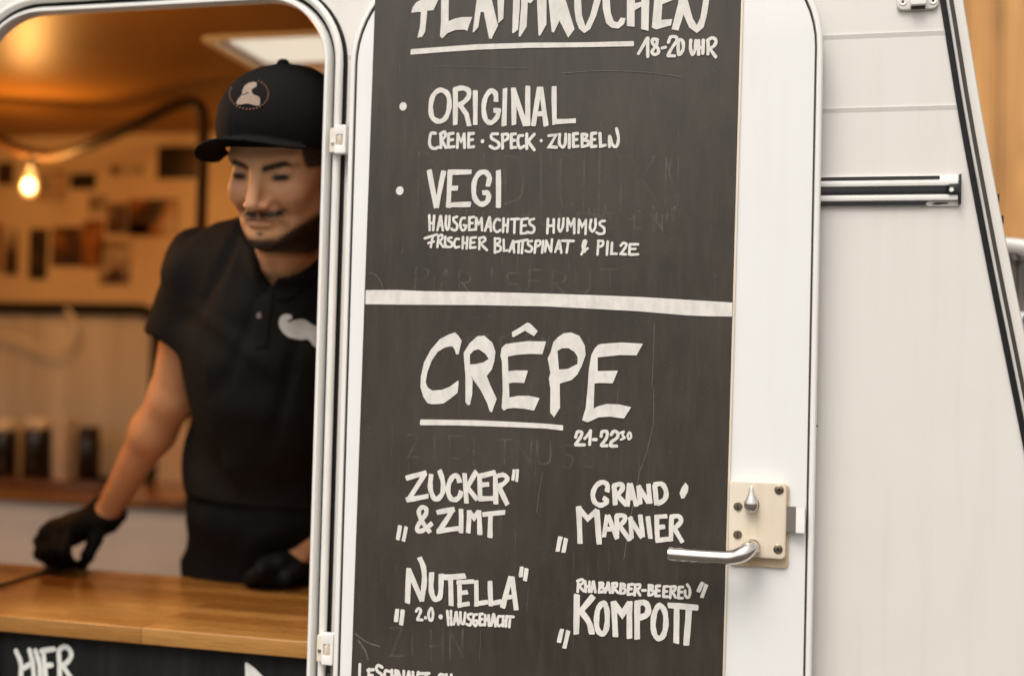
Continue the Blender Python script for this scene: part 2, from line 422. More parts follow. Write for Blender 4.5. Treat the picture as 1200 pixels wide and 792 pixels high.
# hinges between opening frame and door
for (x0, y0, x1, y1) in ((385.5, 147, 407, 181), (370.5, 742, 392, 777)):
    a, b = onY(x0, y1, -.022), onY(x1, y0, -.022)
    h = empty('door_hinge', a, None, None); h.parent = caravan; h.location = a-caravan.location
    w, hh = b.x-a.x, b.z-a.z
    plate('hinge_leaf', rrect(a.x, a.z+hh*.06, a.x+w*.42, a.z+hh*.92, .002, 4), [], -.022, -.012, M['cream'], h, .001)
    plate('hinge_arm', rrect(a.x+w*.34, a.z, b.x, b.z, .0025, 4), [rrect(a.x+w*.44, a.z+hh*.30, a.x+w*.82, a.z+hh*.66, .001, 3)], -.0265, -.014, M['alu'], h, .001)
    lathe('hinge_barrel', [(.0052, 0), (.0058, .001), (.0058, hh*.34), (.0052, hh*.35)], (a.x+w*.62, -.0205, a.z+hh*.305), M['cream'], h, 'Z', 18)
    screw('screw', (a.x+w*.18, -.022, a.z+hh*.42), .0032, h, 'slot', m=M['chrome'])
# tension spring below the lower hinge
p0 = onY(386, 781, -.015)
pts = [(p0.x+.0035*math.cos(a), p0.y+.0035*math.sin(a), p0.z-a*.00062) for a in [k*.5 for k in range(120)]]
tube('hinge_spring', pts, .0009, M['black'], caravan, 6)

# ---- lock on the door (px traced, placed on the door face)
def LP(zx, zy, Y=DY): return onY(830+zx/5.657, 540+zy/5.657, Y)
lock = empty('door_lock', LP(320, 400), None, None); lock.parent = caravan; lock.location = LP(320, 400)-caravan.location
a, b = LP(134, 685), LP(541, 152)
plate('base_plate', rrect(a.x, a.z, b.x, b.z, .007, 6), [], DY-.004, DY-.0002, M['tan'], lock, .0008)
YC = DY-.0135
a, b = LP(130, 632, YC), LP(522, 142, YC)
plate('lock_cover', rrect(a.x, a.z, b.x, b.z, .006, 6), [], YC, DY-.0042, M['cream'], lock, .0022, 4)
for (x, y) in ((470, 190), (462, 582)):
    p = LP(x, y, YC); s_ = screw('socket_screw', p, .0058, lock, 'hex')
    lathe('hex_recess', [(.0021, 0), (.0021, .0004)], Vector(p)+Vector((0, -.00125, 0)), M['dark'], lock, 'Y', 6)
for (x, y, an) in ((197, 300, 84), (195, 487, 95)):
    p = LP(x, y, YC); screw('slotted_screw', p, .0056, lock); slot(p, .0056, lock, an)
# drop shaped thumb turn
p = LP(287, 287, YC)
lathe('turn_rosette', [(.0096, 0), (.0096, .0012), (.0085, .0022)], p, M['steel'], lock, 'Y', 28)
bm = bmesh.new()
prof = [(0, -.0092), (.004, -.0086), (.0072, -.006), (.0088, -.001), (.0084, .0035), (.0062, .0088), (.0042, .0135), (.0030, .019), (.0024, .0225), (.0012, .0242), (0, .0246)]
bm_lathe(bm, prof, Vector(p)+Vector((0, -.009, 0)), 'Z', 24)
for v in bm.verts: v.co.y = p.y-.009+(v.co.y-(p.y-.009))*.72
bm_lathe(bm, [(.006, 0), (.0055, .006)], p, 'Y', 18)
from_bm('thumb_turn', bm, M['chrome'], lock, auto=60)
# lever handle
pv = LP(292, 568, YC)
lathe('lever_collar', [(.0098, 0), (.0098, .002), (.0085, .0045), (.007, .005)], pv, M['steel'], lock, 'Y', 28)
YH = YC-.030
def HP(x, y, Y): return onY(x, y, Y)
lev = catmull([pv+Vector((0, -.001, 0)), pv+Vector((0, -.012, 0)), HP(879, 642.5, YC-.022), HP(870, 649, YH), HP(857, 653.0, YH), HP(838, 652.5, YH), HP(808, 650.5, YH), HP(783, 648.5, YH)], n=8)
rr = []
for i in range(len(lev)):
    t = i/(len(lev)-1); rr.append(.0087+.0014*math.sin(min(1, t*1.6)*math.pi)-.0010*max(0, t-.6))
bm = bmesh.new(); bm_tube(bm, lev, rr, 18)
e = lev[-1]; dd = (lev[-1]-lev[-2]).normalized()
bmesh.ops.bevel(bm, geom=[ed for ed in bm.edges if all((v.co-e).length < .0125 for v in ed.verts) and len(ed.link_faces) == 2 and any(len(f.verts) > 5 for f in ed.link_faces)], offset=.0014, segments=2, affect='EDGES')
from_bm('lever_handle', bm, M['chrome'], lock, auto=50)
lathe('lever_tip', [(.0046, -.002), (.0046, .0004), (.003, .0008)], e, M['steel'], lock, dd, 14)
lathe('tip_hole', [(.0016, 0), (.0016, .0012)], e, M['dark'], lock, dd, 10)
# latch bolt
a, b = LP(505, 470, DY-.011), LP(645, 307, DY-.011)
bm = bmesh.new()
x0, x1, xm = a.x, b.x, a.x+(b.x-a.x)*.52
sec = [(x0, DY-.0062), (x0, DY-.0110), (xm, DY-.0110), (xm+.001, DY-.0128), (x1-.001, DY-.0128), (x1, DY-.0115), (x1, DY-.0062)]
v1 = [bm.verts.new((q[0], q[1]-(.0012 if i in (3, 4, 5) else 0), a.z)) for i, q in enumerate(sec)]; v2 = [bm.verts.new((q[0], q[1]+(.0045 if i in (3, 4) else .001 if i in (1, 2) else 0), b.z)) for i, q in enumerate(sec)]
bm.faces.new(v1); bm.faces.new(v2[::-1])
for k in range(len(sec)): bm.faces.new((v1[k], v1[(k+1) % len(sec)], v2[(k+1) % len(sec)], v2[k]))
bmesh.ops.bevel(bm, geom=bm.edges[:], offset=.0005, segments=2, affect='EDGES')
from_bm('latch_bolt', bm, M['chrome'], lock, auto=40)

# ---- aluminium rail on the wall
rl = empty('window_rail', onY(1040, 225, 0), None, None); rl.parent = caravan; rl.location = onY(1040, 225, 0)-caravan.location
zf = lambda y: onY(1040, y, 0).z
xr = lambda x: onY(x, 225, 0).x
x0 = .05
box('rail_base', (x0, -.004, zf(242.5)), (xr(1123), .0005, zf(207)), M['alu'], rl, .0008)
for (ya, yb) in ((219.5, 213), (236.5, 230)):
    box('rail_flange', (x0, -.0095, zf(ya)), (xr(1122), -.0042, zf(yb)), M['alu'], rl, .0012)
def ragged(y0, y1, xe, n):
    """rubber insert with a torn end"""
    top, bot = zf(y0), zf(y1); pts = [(x0, bot)]
    xs = xr(xe); h = top-bot
    for k in range(n+1):
        pts.append((xs+random.uniform(-.004, .004)*(1 if n > 2 else .2), bot+h*k/n))
    pts.append((x0, top)); return pts
plate('rubber_insert', ragged(207.6, 211.6, 1101, 2), [], -.0052, -.0041, M['black'], rl)
plate('rubber_insert', ragged(237.3, 242.0, 1088, 5), [], -.0052, -.0041, M['black'], rl)
for (xa, xb, ya, yb) in ((1092, 1112, 238.3, 240.6),):
    pts = [(xr(xa), zf(yb)), (xr(xa+7), zf(yb+.3)), (xr(xb-3), zf(yb-.6)), (xr(xb), zf(ya+.8)), (xr(xb-6), zf(ya+.2)), (xr(xa+4), zf(ya))]
    plate('rubber_shred', pts, [], -.0052, -.0041, M['black'], rl)
box('rail_channel', (x0, -.0062, zf(228.6)), (xr(1112), -.0042, zf(220.4)), M['black'], rl, .0006)
box('end_clip', (xr(1110.5), -.0125, zf(229.5)), (xr(1122.8), -.0043, zf(218)), M['black'], rl, .0008)
box('end_bar', (xr(1122.6), -.0118, zf(241.2)), (xr(1125.4), -.0005, zf(206.8)), M['black'], rl, .0006)
screw('clip_screw', onY(1115, 222.6, -.0125), .0030, rl, 'hex', m=M['alu'])

# ---- plastic bracket at the top right corner
bk = empty('wall_bracket', onY(1077, 0, 0), None, None); bk.parent = caravan; bk.location = onY(1077, 0, 0)-caravan.location
a, b = onY(1051, 12.5, -.006), onY(1102.5, -24, -.006)
plate('bracket_plate', rrect(a.x, a.z, b.x-.002, b.z, .008, 6), [], -.006, -.0001, M['wall'], bk, .0018, 3)
a2, b2 = onY(1067, 6.5, -.013), onY(1086, -16, -.013)
plate('bracket_socket', rrect(a2.x, a2.z, b2.x, b2.z, .002, 4), [], -.0145, -.0061, M['door'], bk, .001)
box('bracket_slot', (a2.x+.001, -.0075, a2.z-.0042), (b2.x-.001, -.0062, a2.z-.0002), M['gap'], bk, .0003)
for (x, y) in ((1058, 2.5), (1093.5, 1.2)):
    p = onY(x, y, -.006)
    lathe('screw_cup', [(.0052, 0), (.0052, .0008), (.0040, .0012), (.0028, .0004)], p, M['door'], bk, 'Y', 18)
    lathe('screw_recess', [(.0016, 0), (.0016, .0006)], Vector(p)+Vector((0, -.0004, 0)), M['dark'], bk, 'Y', 6)

# ---- inside: floor, ceiling with a roof hatch, linings, rear wall with its window
hatch = rrect(-1.017, .955, -.60, 1.275, .02, 4)
plate('ceiling', [(VX0, .03), (VX1, .03), (VX1, BACK), (VX0, BACK)], [hatch], CEIL, CEIL+.02, M['ceiling'], caravan, axis='Z')
plate('roof', [(-3.0, -.0), (VX1-.15, -.0), (VX1-.15, 2.1), (-3.0, 2.1)], [rrect(-1.06, .91, -.56, 1.32, .03, 4)], CEIL+.045, CEIL+.07, M['wall'], caravan, axis='Z')
plate('floor', [(VX0, .03), (VX1, .03), (VX1, BACK), (VX0, BACK)], [], FLOOR-.03, FLOOR, M['floor'], caravan, axis='Z')
box('end_wall', (VX0-.02, .031, FLOOR-.05), (VX0, 2.08, CEIL+.04), M['lining'], caravan, 0)
box('end_wall', (VX1-.12, .031, FLOOR-.05), (VX1-.10, 2.08, CEIL+.04), M['lining'], caravan, 0)
wt = onY(80, 361, BACK).z; wr = onY(182, 440, BACK).x; wb = 1.13
win = rrect(-2.83, wb, wr, wt, .075, 8)
plate('rear_wall', [(VX0, FLOOR), (VX1, FLOOR), (VX1, CEIL), (VX0, CEIL)], [win], BACK, BACK+.04, M['lining'], caravan)
plate('rear_skin', [(-3.0, FLOOR-.05), (VX1, FLOOR-.05), (VX1, CEIL+.04), (-3.0, CEIL+.04)], [rrect(-2.83, wb, wr, wt, .075, 8)], BACK+.05, BACK+.07, M['wall'], caravan)
added_win = empty('added_side_window', (-1.9, 0, 1.5), None, None); added_win.parent = caravan; added_win.location = Vector((-1.9, 0, 1.5))-caravan.location  # unseen window, added to let daylight onto the rear cabinet and wall
sweep('window_rubber', ADDED_WIN, [(-.012, .008), (-.013, -.004), (-.006, -.008), (.010, -.008), (.014, -.003), (.014, .001)], M['rubber'], added_win)  # rubber of the added, unseen window
def m_added_clear_pane():
    t = NT('clear_acrylic'); n, l = t.n, t.l
    tr_ = n.new('ShaderNodeBsdfTransparent'); tr_.inputs[0].default_value = (.95, .95, .94, 1); gl = n.new('ShaderNodeBsdfGlossy'); gl.inputs['Roughness'].default_value = .05
    fr = n.new('ShaderNodeFresnel'); fr.inputs['IOR'].default_value = 1.49; m2 = n.new('ShaderNodeMixShader')
    l.new(fr.outputs[0], m2.inputs[0]); l.new(tr_.outputs[0], m2.inputs[1]); l.new(gl.outputs[0], m2.inputs[2]); l.new(m2.outputs[0], t.out.inputs[0]); return t.m
plate('window_pane', rrect(-2.795, 1.005, -1.125, 2.015, .065, 8), [], .0015, .0045, m_added_clear_pane(), added_win)  # pane of the added, unseen window
rw = empty('rear_window', (-2.3, BACK, wb), None, None); rw.parent = caravan; rw.location = Vector((-2.3, BACK, wb))-caravan.location
sweep('window_rubber', win, [(-.020, BACK+.07), (-.021, BACK-.004), (-.014, BACK-.014), (.012, BACK-.014), (.019, BACK-.004), (.019, BACK+.002)], M['rubber'], rw)
def m_acrylic():
    t = NT('milky_acrylic'); n, l = t.n, t.l
    tr_ = n.new('ShaderNodeBsdfTransparent'); tr_.inputs[0].default_value = (.93, .90, .85, 1)
    tl = n.new('ShaderNodeBsdfTranslucent'); tl.inputs[0].default_value = (.88, .82, .74, 1)
    gl = n.new('ShaderNodeBsdfGlossy'); gl.inputs['Roughness'].default_value = .12
    m1 = n.new('ShaderNodeMixShader'); m1.inputs[0].default_value = .88
    df = n.new('ShaderNodeBsdfDiffuse'); df = df; vb = t.noise(5, t.mp((2.2, 2.2, .12)), detail=3); l.new(t.ramp(vb, [(.35, (.72, .66, .58)), (.65, (.97, .93, .86))]), df.inputs[0]); m0 = n.new('ShaderNodeMixShader'); m0.inputs[0].default_value = .8
    l.new(tl.outputs[0], m0.inputs[1]); l.new(df.outputs[0], m0.inputs[2])
    fr = n.new('ShaderNodeFresnel'); fr.inputs['IOR'].default_value = 1.49
    m2 = n.new('ShaderNodeMixShader')
    l.new(tr_.outputs[0], m1.inputs[1]); l.new(m0.outputs[0], m1.inputs[2]); l.new(fr.outputs[0], m2.inputs[0]); l.new(m1.outputs[0], m2.inputs[1]); l.new(gl.outputs[0], m2.inputs[2])
    l.new(m2.outputs[0], t.out.inputs[0]); return t.m
M['acrylic'] = m_acrylic()
def m_opal():
    t = NT('opal_hatch'); n, l = t.n, t.l
    tl = n.new('ShaderNodeBsdfTranslucent'); tl.inputs[0].default_value = (.9, .87, .8, 1)
    df = n.new('ShaderNodeBsdfDiffuse'); df.inputs[0].default_value = (.8, .78, .72, 1)
    m1 = n.new('ShaderNodeMixShader'); m1.inputs[0].default_value = .25
    l.new(tl.outputs[0], m1.inputs[1]); l.new(df.outputs[0], m1.inputs[2]); l.new(m1.outputs[0], t.out.inputs[0]); return t.m
M['opal'] = m_opal()
plate('window_pane', rrect(-2.825, wb+.005, wr-.005, wt-.005, .07, 8), [], BACK+.028, BACK+.032, M['acrylic'], rw)
tube('reflection_curve', catmull([onY(x, y, BACK-.03) for x, y in ((-60, 378), (-20, 386), (20, 396), (50, 408), (72, 409), (87, 394), (86, 374), (78, 362))], n=6), .007, simple('pale_reflection', (.92, .84, .72), .5), rw, 8)  # pale tube standing in for a bright reflection that curves across the pane
rh = empty('roof_hatch', (-.8, 1.11, CEIL), None, None); rh.parent = caravan; rh.location = Vector((-.8, 1.11, CEIL))-caravan.location
plate('hatch_frame', rrect(-1.037, .935, -.58, 1.295, .03, 4), [rrect(-1.012, .96, -.605, 1.27, .02, 4)], CEIL-.006, CEIL-.0005, M['white_lam'], rh, axis='Z')
plate('hatch_pane', rrect(-1.05, .92, -.57, 1.31, .03, 4), [], CEIL+.022, CEIL+.027, M['opal'], rh, axis='Z')

# ================================================================ serving counter and its chalk sign
CZ = 1.1655
ctr = empty('serving_counter', (-.6, .25, CZ-.4), 'oiled wooden butcher block counter across the serving opening', 'counter')
plate('worktop', rrect(-1.6, .042, VX1-.13, .462, .003, 3), [], CZ-.0255, CZ, M['counter'], ctr, .0018, axis='Z')
box('counter_frame', (-1.55, .075, .36), (-1.52, .44, CZ-.027), M['white_lam'], ctr)
box('counter_frame', (.3, .075, .36), (.33, .44, CZ-.027), M['white_lam'], ctr)
sg = empty('chalk_sign', (-.6, .06, 1.0), 'black chalk sign with white hand lettering fixed below the counter edge', 'sign')
SY = .058
t = NT('sign_black'); t.set(color=t.ramp(t.noise(8, t.mp((6, 6, .6)), detail=7), [(.35, (.008, .0075, .007)), (.75, (.018, .0165, .015))]), rough=.7, spec=.15)
M['sign'] = t.m
plate('sign_panel', rrect(-1.5, .5, .28, CZ-.0275, .003, 3), [], SY, SY+.012, M['sign'], sg, .001)

# ================================================================ rear cabinet
CY = 1.56
cz = onY(60, 577, CY).z
cab = empty('rear_cabinet', (-1.5, 1.8, FLOOR), 'white cabinet with wooden top along the rear wall', 'cabinet')
M['top_wood'] = M['counter']
plate('cabinet_top', [(VX0+.01, CY-.015), (.30, CY-.015), (.30, BACK-.014), (VX0+.01, BACK-.014)], [], cz-.03, cz, M['counter'], cab, .002, axis='Z')
box('cabinet_body', (VX0+.02, CY+.022, FLOOR+.001), (.29, BACK-.015, cz-.031), M['white_lam'], cab)
seam = onY(62, 620, CY).x
for i in range(6):
    xa = seam-1.5+i*.5
    if xa < VX0: xa = VX0+.03
    d = box('cabinet_door', (xa+.003, CY, FLOOR+.09), (seam-1.5+(i+1)*.5-.003, CY+.020, cz-.05), M['white_lam'], cab, .003)
# ================================================================ menu board with its hand lettering
menu = empty('menu_board', (.04, DY-.003, 1.6), 'tall dark chalkboard menu in white marker mounted on the folded back door', 'menu board')
BY = DY-.0040
def bl(z): return -.2135+(z-1.6)*.0072         # left and right edges: the board hangs a touch askew
def br_(z): return .2935+(z-1.6)*.0070
zt, zb = 2.125, 1.02
plate('board_panel', [(bl(zb), zb), (br_(zb), zb), (br_(zt), zt), (bl(zt), zt)], [], BY, DY-.0006, M['board'], menu, .0006)
plate('board_edge', [(br_(zb), zb), (br_(zb)+.0030, zb), (br_(zt)+.0030, zt), (br_(zt), zt)], [], BY+.0010, DY-.0006, M['cream'], menu, .0005)

def ribbon(vs, fs, P, w, Y, caps, closed, rnd):
    """P: XZ points, w: width; appended to vs and fs"""
    Q = []
    for p in P:
        if not Q or (p-Q[-1]).length > w*.03: Q.append(p)
    P = Q; L = len(P)
    if closed and (P[0]-P[-1]).length < w*.2: P.pop(); L -= 1
    if L < 2: return
    ph = rnd.uniform(0, 9); base = len(vs)
    for i in range(L):
        a = (P[i]-P[i-1]) if (closed or i) else P[1]-P[0]
        b = (P[(i+1) % L]-P[i]) if (closed or i < L-1) else P[-1]-P[-2]
        a = a.normalized(); b = b.normalized()
        n = Vector((-a.y, a.x))+Vector((-b.y, b.x)); n = n/max(n.length_squared/2, .5)
        h = w/2*(1+.07*math.sin(ph+i*.9)+.04*math.sin(ph*3+i*2.3))
        l, r = P[i]+n*h, P[i]-n*h; yy = Y-.00007*i/L
        vs.append((l.x, yy, l.y)); vs.append((r.x, yy, r.y))
    for i in range(L if closed else L-1):
        j = (i+1) % L; fs.append((base+2*i, base+2*i+1, base+2*j+1, base+2*j))
    if not closed:
        for e in (0, L-1):
            d = (P[0]-P[1]) if e == 0 else (P[-1]-P[-2]); d.normalize(); n = Vector((-d.y, d.x))
            k0 = len(vs); pts = []
            if caps == 'round':
                for k in range(9):
                    an = math.pi*k/8; pts.append(P[e]+n*(w/2*math.cos(an))+d*(w/2*math.sin(an)))
            else:
                sl_ = rnd.uniform(-.10, .10)
                pts = [P[e]+n*w/2, P[e]+n*w*.40+d*w*(.14+sl_), P[e]-n*w*.40+d*w*(.14-sl_), P[e]-n*w/2]
            for q in pts: vs.append((q.x, Y-.00007*e/L, q.y))
            fs.append(tuple(range(k0, k0+len(pts))))
def letter(name, parent, ox, oy, sc, w, strokes, caps='flat', Y=None, m='marker', lift=.00075, step=.00008):
    Y0 = BY if Y is None else Y
    vs, fs = [], []; rnd = random.Random(name+str(ox)+str(oy)+str(len(strokes)))
    def T(p): q = onY(ox+p[0]/sc, oy+p[1]/sc, Y0-lift); return Vector((q.x, q.z))
    for i, st in enumerate(strokes):
        y = Y0-lift-step*(i % 6); ww = w; kind = 'l'
        if isinstance(st, tuple):
            kind, pts = st[0], st[1]
            if len(st) > 2: ww = st[2]
        else: pts = st
        if kind == 'd':
            c = T(pts); r = ww/sc*1.62/FOC*(c.x*0+1); k0 = len(vs)
            for k in range(16): an = 2*math.pi*k/16; vs.append((c.x+r*math.cos(an), y, c.y+r*1.1*math.sin(an)))
            fs.append(tuple(range(k0, k0+16))); continue
        P = [T(p) for p in pts]
        d = (onY(ox+pts[0][0]/sc, oy+pts[0][1]/sc, Y0)-CAMP).dot(FWD)
        wm = ww/sc*d/FOC
        if kind == 'p':
            k0 = len(vs)
            for q in P: vs.append((q.x, y, q.y))
            fs.append(tuple(range(k0, k0+len(P)))); continue
        if kind in 'sc': P = catmull(P, kind == 'c', 6)
        elif len(P) == 2 and (P[1]-P[0]).length > wm*1.5:        # a hand never draws a dead straight line
            a, b = P; n = Vector((-(b-a).y, (b-a).x)).normalized()*rnd.uniform(-.05, .05)*wm
            P = [a, a.lerp(b, .33)+n, a.lerp(b, .66)+n*.6, b]
        ribbon(vs, fs, P, wm, y, caps, kind == 'c', rnd)
    bm = bmesh.new(); me = bpy.data.meshes.new('t'); me.from_pydata(vs, [], fs); bm.from_mesh(me); bpy.data.meshes.remove(me)
    for f in bm.faces:
        f.normal_update()
        if f.normal.y > 0: f.normal_flip()
    me = bpy.data.meshes.new(name); bm.to_mesh(me); bm.free()
    return link(name, me, M[m], parent)
s, c, p, d = 's', 'c', 'p', 'd'

# heading
A = 6.316
letter('heading_lettering', menu, 470, 0, A, 30, [
 (p, [(75,98),(85,58),(112,20),(150,0),(290,-30),(240,78),(195,82),(148,92),(110,92)]), (p, [(150,60),(160,-200),(215,-210),(192,110),(178,240),(150,282),(143,270),(130,283),(122,280),(140,200)]), (p, [(160,-200),(350,-240),(330,-180),(205,-160)]),
 (p, [(300,-200),(355,-200),(352,160),(400,140),(450,130),(527,128),(490,232),(470,222),(400,225),(345,248),(305,288),(288,270),(295,180)]),
 (p, [(600,-200),(560,0),(530,240),(538,243),(572,205),(590,92),(612,92),(652,288),(670,290),(718,192),(672,0),(640,-200)]),
 (p, [(705,-200),(716,60),(720,176),(757,142),(764,0),(760,-200)]), (p, [(835,-200),(828,60),(822,248),(834,248),(866,222),(878,60),(885,-200)]), (p, [(740,-200),(800,-60),(850,-200),(850,-120),(800,-10),(745,-120)]),
 (p, [(895,-200),(888,60),(870,270),(882,276),(930,200),(938,20),(958,28),(985,0),(1020,-100),(1010,-200),(960,-60),(945,-200)]), (p, [(1000,-200),(1008,60),(1018,265),(1028,270),(1076,185),(1078,-200)]),
 (p, [(1085,-200),(1092,0),(1115,238),(1132,245),(1176,150),(1150,-60),(1145,-200)])])
letter('heading_lettering', menu, 650, 0, 6, 30, [
 (p, [(0,-30),(35,150),(95,268),(140,208),(80,10),(40,-60)]), (p, [(20,-40),(110,-220),(170,-220),(60,0)]),
 (p, [(138,-200),(138,60),(150,150),(172,205),(208,236),(250,208),(292,115),(325,0),(340,-200),(290,-200),(278,0),(250,110),(216,186),(192,110),(186,0),(188,-200)]),
 (p, [(350,-200),(335,-60),(338,60),(362,165),(400,198),(450,204),(488,172),(500,130),(465,126),(442,160),(416,152),(394,90),(388,0),(395,-120),(440,-160),(460,-220),(400,-220)]),
 (p, [(508,-200),(508,186),(562,192),(562,75),(612,48),(612,15),(565,25),(562,-200)]), (p, [(612,-200),(608,208),(660,220),(672,-200)]),
 (p, [(705,-200),(700,0),(683,196),(714,210),(818,180),(826,136),(750,142),(757,32),(840,0),(850,-25),(760,-10),(765,-140),(860,-170),(870,-215)]),
 (p, [(880,-200),(870,20),(822,208),(870,218),(906,105),(935,0),(930,-200)]), (p, [(906,105),(945,195),(1000,236),(1048,195),(1072,100),(1087,0),(1095,-200),(1050,-200),(1045,0),(1025,125),(1000,180),(970,130),(935,0)])])
letter('underline', menu, 0, 0, 1, 6.0, [[(482,61.2),(520,58.2),(560,55.4),(620,53.4),(680,52.9),(742,51.6)]])
letter('hours_lettering', menu, 650, 0, 6, 23, [[(590,378),(650,272)], [(655,270),(655,400)], (s, [(722,282),(690,278),(690,310),(725,340),(728,375),(700,385),(685,365),(715,320),(722,282)]), [(757,340),(778,335)],
 (s, [(800,300),(815,265),(850,262),(858,290),(825,340),(797,390)]), [(797,394),(842,396)], (c, [(872,290),(900,292),(903,350),(872,385)]), (s, [(957,285),(955,340),(968,385),(988,350),(992,288)]),
 [(1012,288),(1012,385)], [(1045,285),(1042,378)], [(1012,340),(1045,332)], [(1078,285),(1078,382)], (s, [(1075,285),(1110,268),(1135,290),(1120,325),(1085,345)]), [(1090,345),(1132,402)]], 'round')
# original
B = 4.2857
letter('bullet', menu, 460, 90, B, 20, [(d, (53,150))])
letter('item_lettering', menu, 460, 90, B, 25, [(c, [(240,68),(205,95),(192,150),(200,205),(235,225),(268,205),(285,150),(278,90)]),
 [(315,62),(315,240)], (s, [(308,66),(350,58),(382,72),(380,105),(350,135),(322,145)]), [(338,142),(372,190),(385,246)], [(416,72),(416,240)],
 (s, [(520,125),(518,88),(495,72),(468,105),(458,160),(468,215),(495,232),(525,205),(534,168)]), [(540,172),(510,170)], [(565,62),(560,246)],
 [(608,60),(610,240)], [(606,62),(668,246)], [(680,50),(680,246)], [(738,55),(708,246)], [(745,55),(771,246)], [(730,188),(760,185)], [(812,52),(814,238)], [(808,227),(918,222)]])
letter('ingredient_lettering', menu, 460, 90, B, 15.5, [(s, [(215,285),(195,285),(186,320),(190,350),(210,362),(230,355)]), [(243,285),(243,357)], (s, [(240,288),(262,278),(265,300),(245,320)]), [(248,322),(268,357)],
 [(282,290),(280,355)], [(282,289),(305,285)], [(282,320),(302,317)], [(280,355),(308,352)], [(325,357),(328,288)], [(328,288),(344,328),(360,288)], [(360,288),(362,357)],
 [(384,285),(382,355)], [(384,288),(407,285)], [(384,320),(402,317)], [(382,355),(408,352)], (d, (452,325), 9.5),
 (s, [(528,288),(500,290),(498,310),(530,330),(535,350),(515,362),(490,350)]), [(553,290),(553,360)], (s, [(550,292),(577,290),(578,312),(555,325)]),
 [(597,290),(596,358)], [(597,290),(618,288)], [(597,322),(614,320)], [(596,358),(620,355)], (s, [(654,296),(635,300),(630,330),(640,358),(660,350)]), [(674,288),(674,362)], [(712,290),(680,325),(712,368)],
 (d, (747,322), 8), [(785,297),(822,293),(787,353),(824,355)], (s, [(840,290),(838,335),(855,354),(868,335),(870,290)]), [(888,292),(888,357)],
 [(908,288),(908,352)], [(908,288),(930,286)], [(908,318),(926,316)], [(908,352),(932,350)], [(952,290),(952,352)], (s, [(952,290),(975,292),(970,312),(955,318),(982,325),(980,345),(952,352)]),
 [(1000,286),(998,352)], [(1000,286),(1022,284)], [(1000,318),(1016,316)], [(998,352),(1022,350)], [(1042,285),(1045,350),(1068,345)], [(1090,352),(1090,300)], (s, [(1092,302),(1105,342),(1125,350),(1135,310),(1125,262)])], 'round')
# vegi
letter('bullet', menu, 450, 190, 6.6, 32, [(d, (122,222))])
letter('item_lettering', menu, 450, 190, 6.6, 40, [[(350,65),(405,350)], [(462,72),(408,348)], [(511,70),(498,350)], [(500,80),(672,78)], [(511,205),(568,202)], [(485,335),(668,328)],
 (s, [(804,185),(815,120),(785,80),(735,90),(698,160),(700,270),(745,325),(795,310),(812,262)]), (s, [(812,268),(800,240),(765,238)]), [(885,68),(885,350)]])
G = 7.0588
letter('ingredient_lettering', menu, 490, 240, G, 22, [[(92,88),(96,210)], [(133,92),(125,210)], [(95,155),(130,148)], [(185,95),(160,210)], [(188,95),(205,212)], [(170,172),(198,170)], (s, [(232,95),(228,170),(240,205),(255,180),(260,95)]),
 (s, [(322,100),(295,110),(295,135),(322,165),(318,205),(290,210),(275,198)]), (s, [(387,110),(362,115),(348,160),(360,205),(385,208),(398,175)]), [(400,175),(378,170)],
 [(425,105),(422,210)], [(425,108),(462,102)], [(424,155),(450,152)], [(422,210),(460,206)], [(478,207),(480,112)], [(480,110),(502,160),(525,112)], [(525,112),(530,212)],
 [(590,105),(555,215)], [(592,105),(602,218)], [(568,182),(598,180)], (s, [(677,128),(650,120),(628,160),(630,205),(655,225),(680,210)]), [(708,115),(702,225)], [(745,120),(738,225)], [(705,170),(742,168)],
 [(770,120),(832,118)], [(800,120),(795,232)], [(857,122),(850,236)], [(855,122),(908,115)], [(852,175),(890,172)], [(850,238),(895,235)], (s, [(958,118),(925,130),(925,160),(958,185),(955,225),(925,232),(903,225)])], 'round')
letter('ingredient_lettering', menu, 600, 240, G, 22, [[(298,118),(292,235)], [(345,122),(345,230)], [(295,178),(345,172)], (s, [(390,120),(385,190),(400,220),(420,180),(427,115)]), [(458,215),(462,118)], [(462,115),(487,175),(515,118)], [(515,118),(515,236)],
 [(550,232),(555,128)], [(555,125),(580,180),(612,128)], [(612,128),(608,242)], (s, [(655,125),(645,185),(665,222),(690,185),(692,120)]), (s, [(767,135),(735,140),(728,165),(762,195),(760,235),(725,242),(700,230)])], 'round')
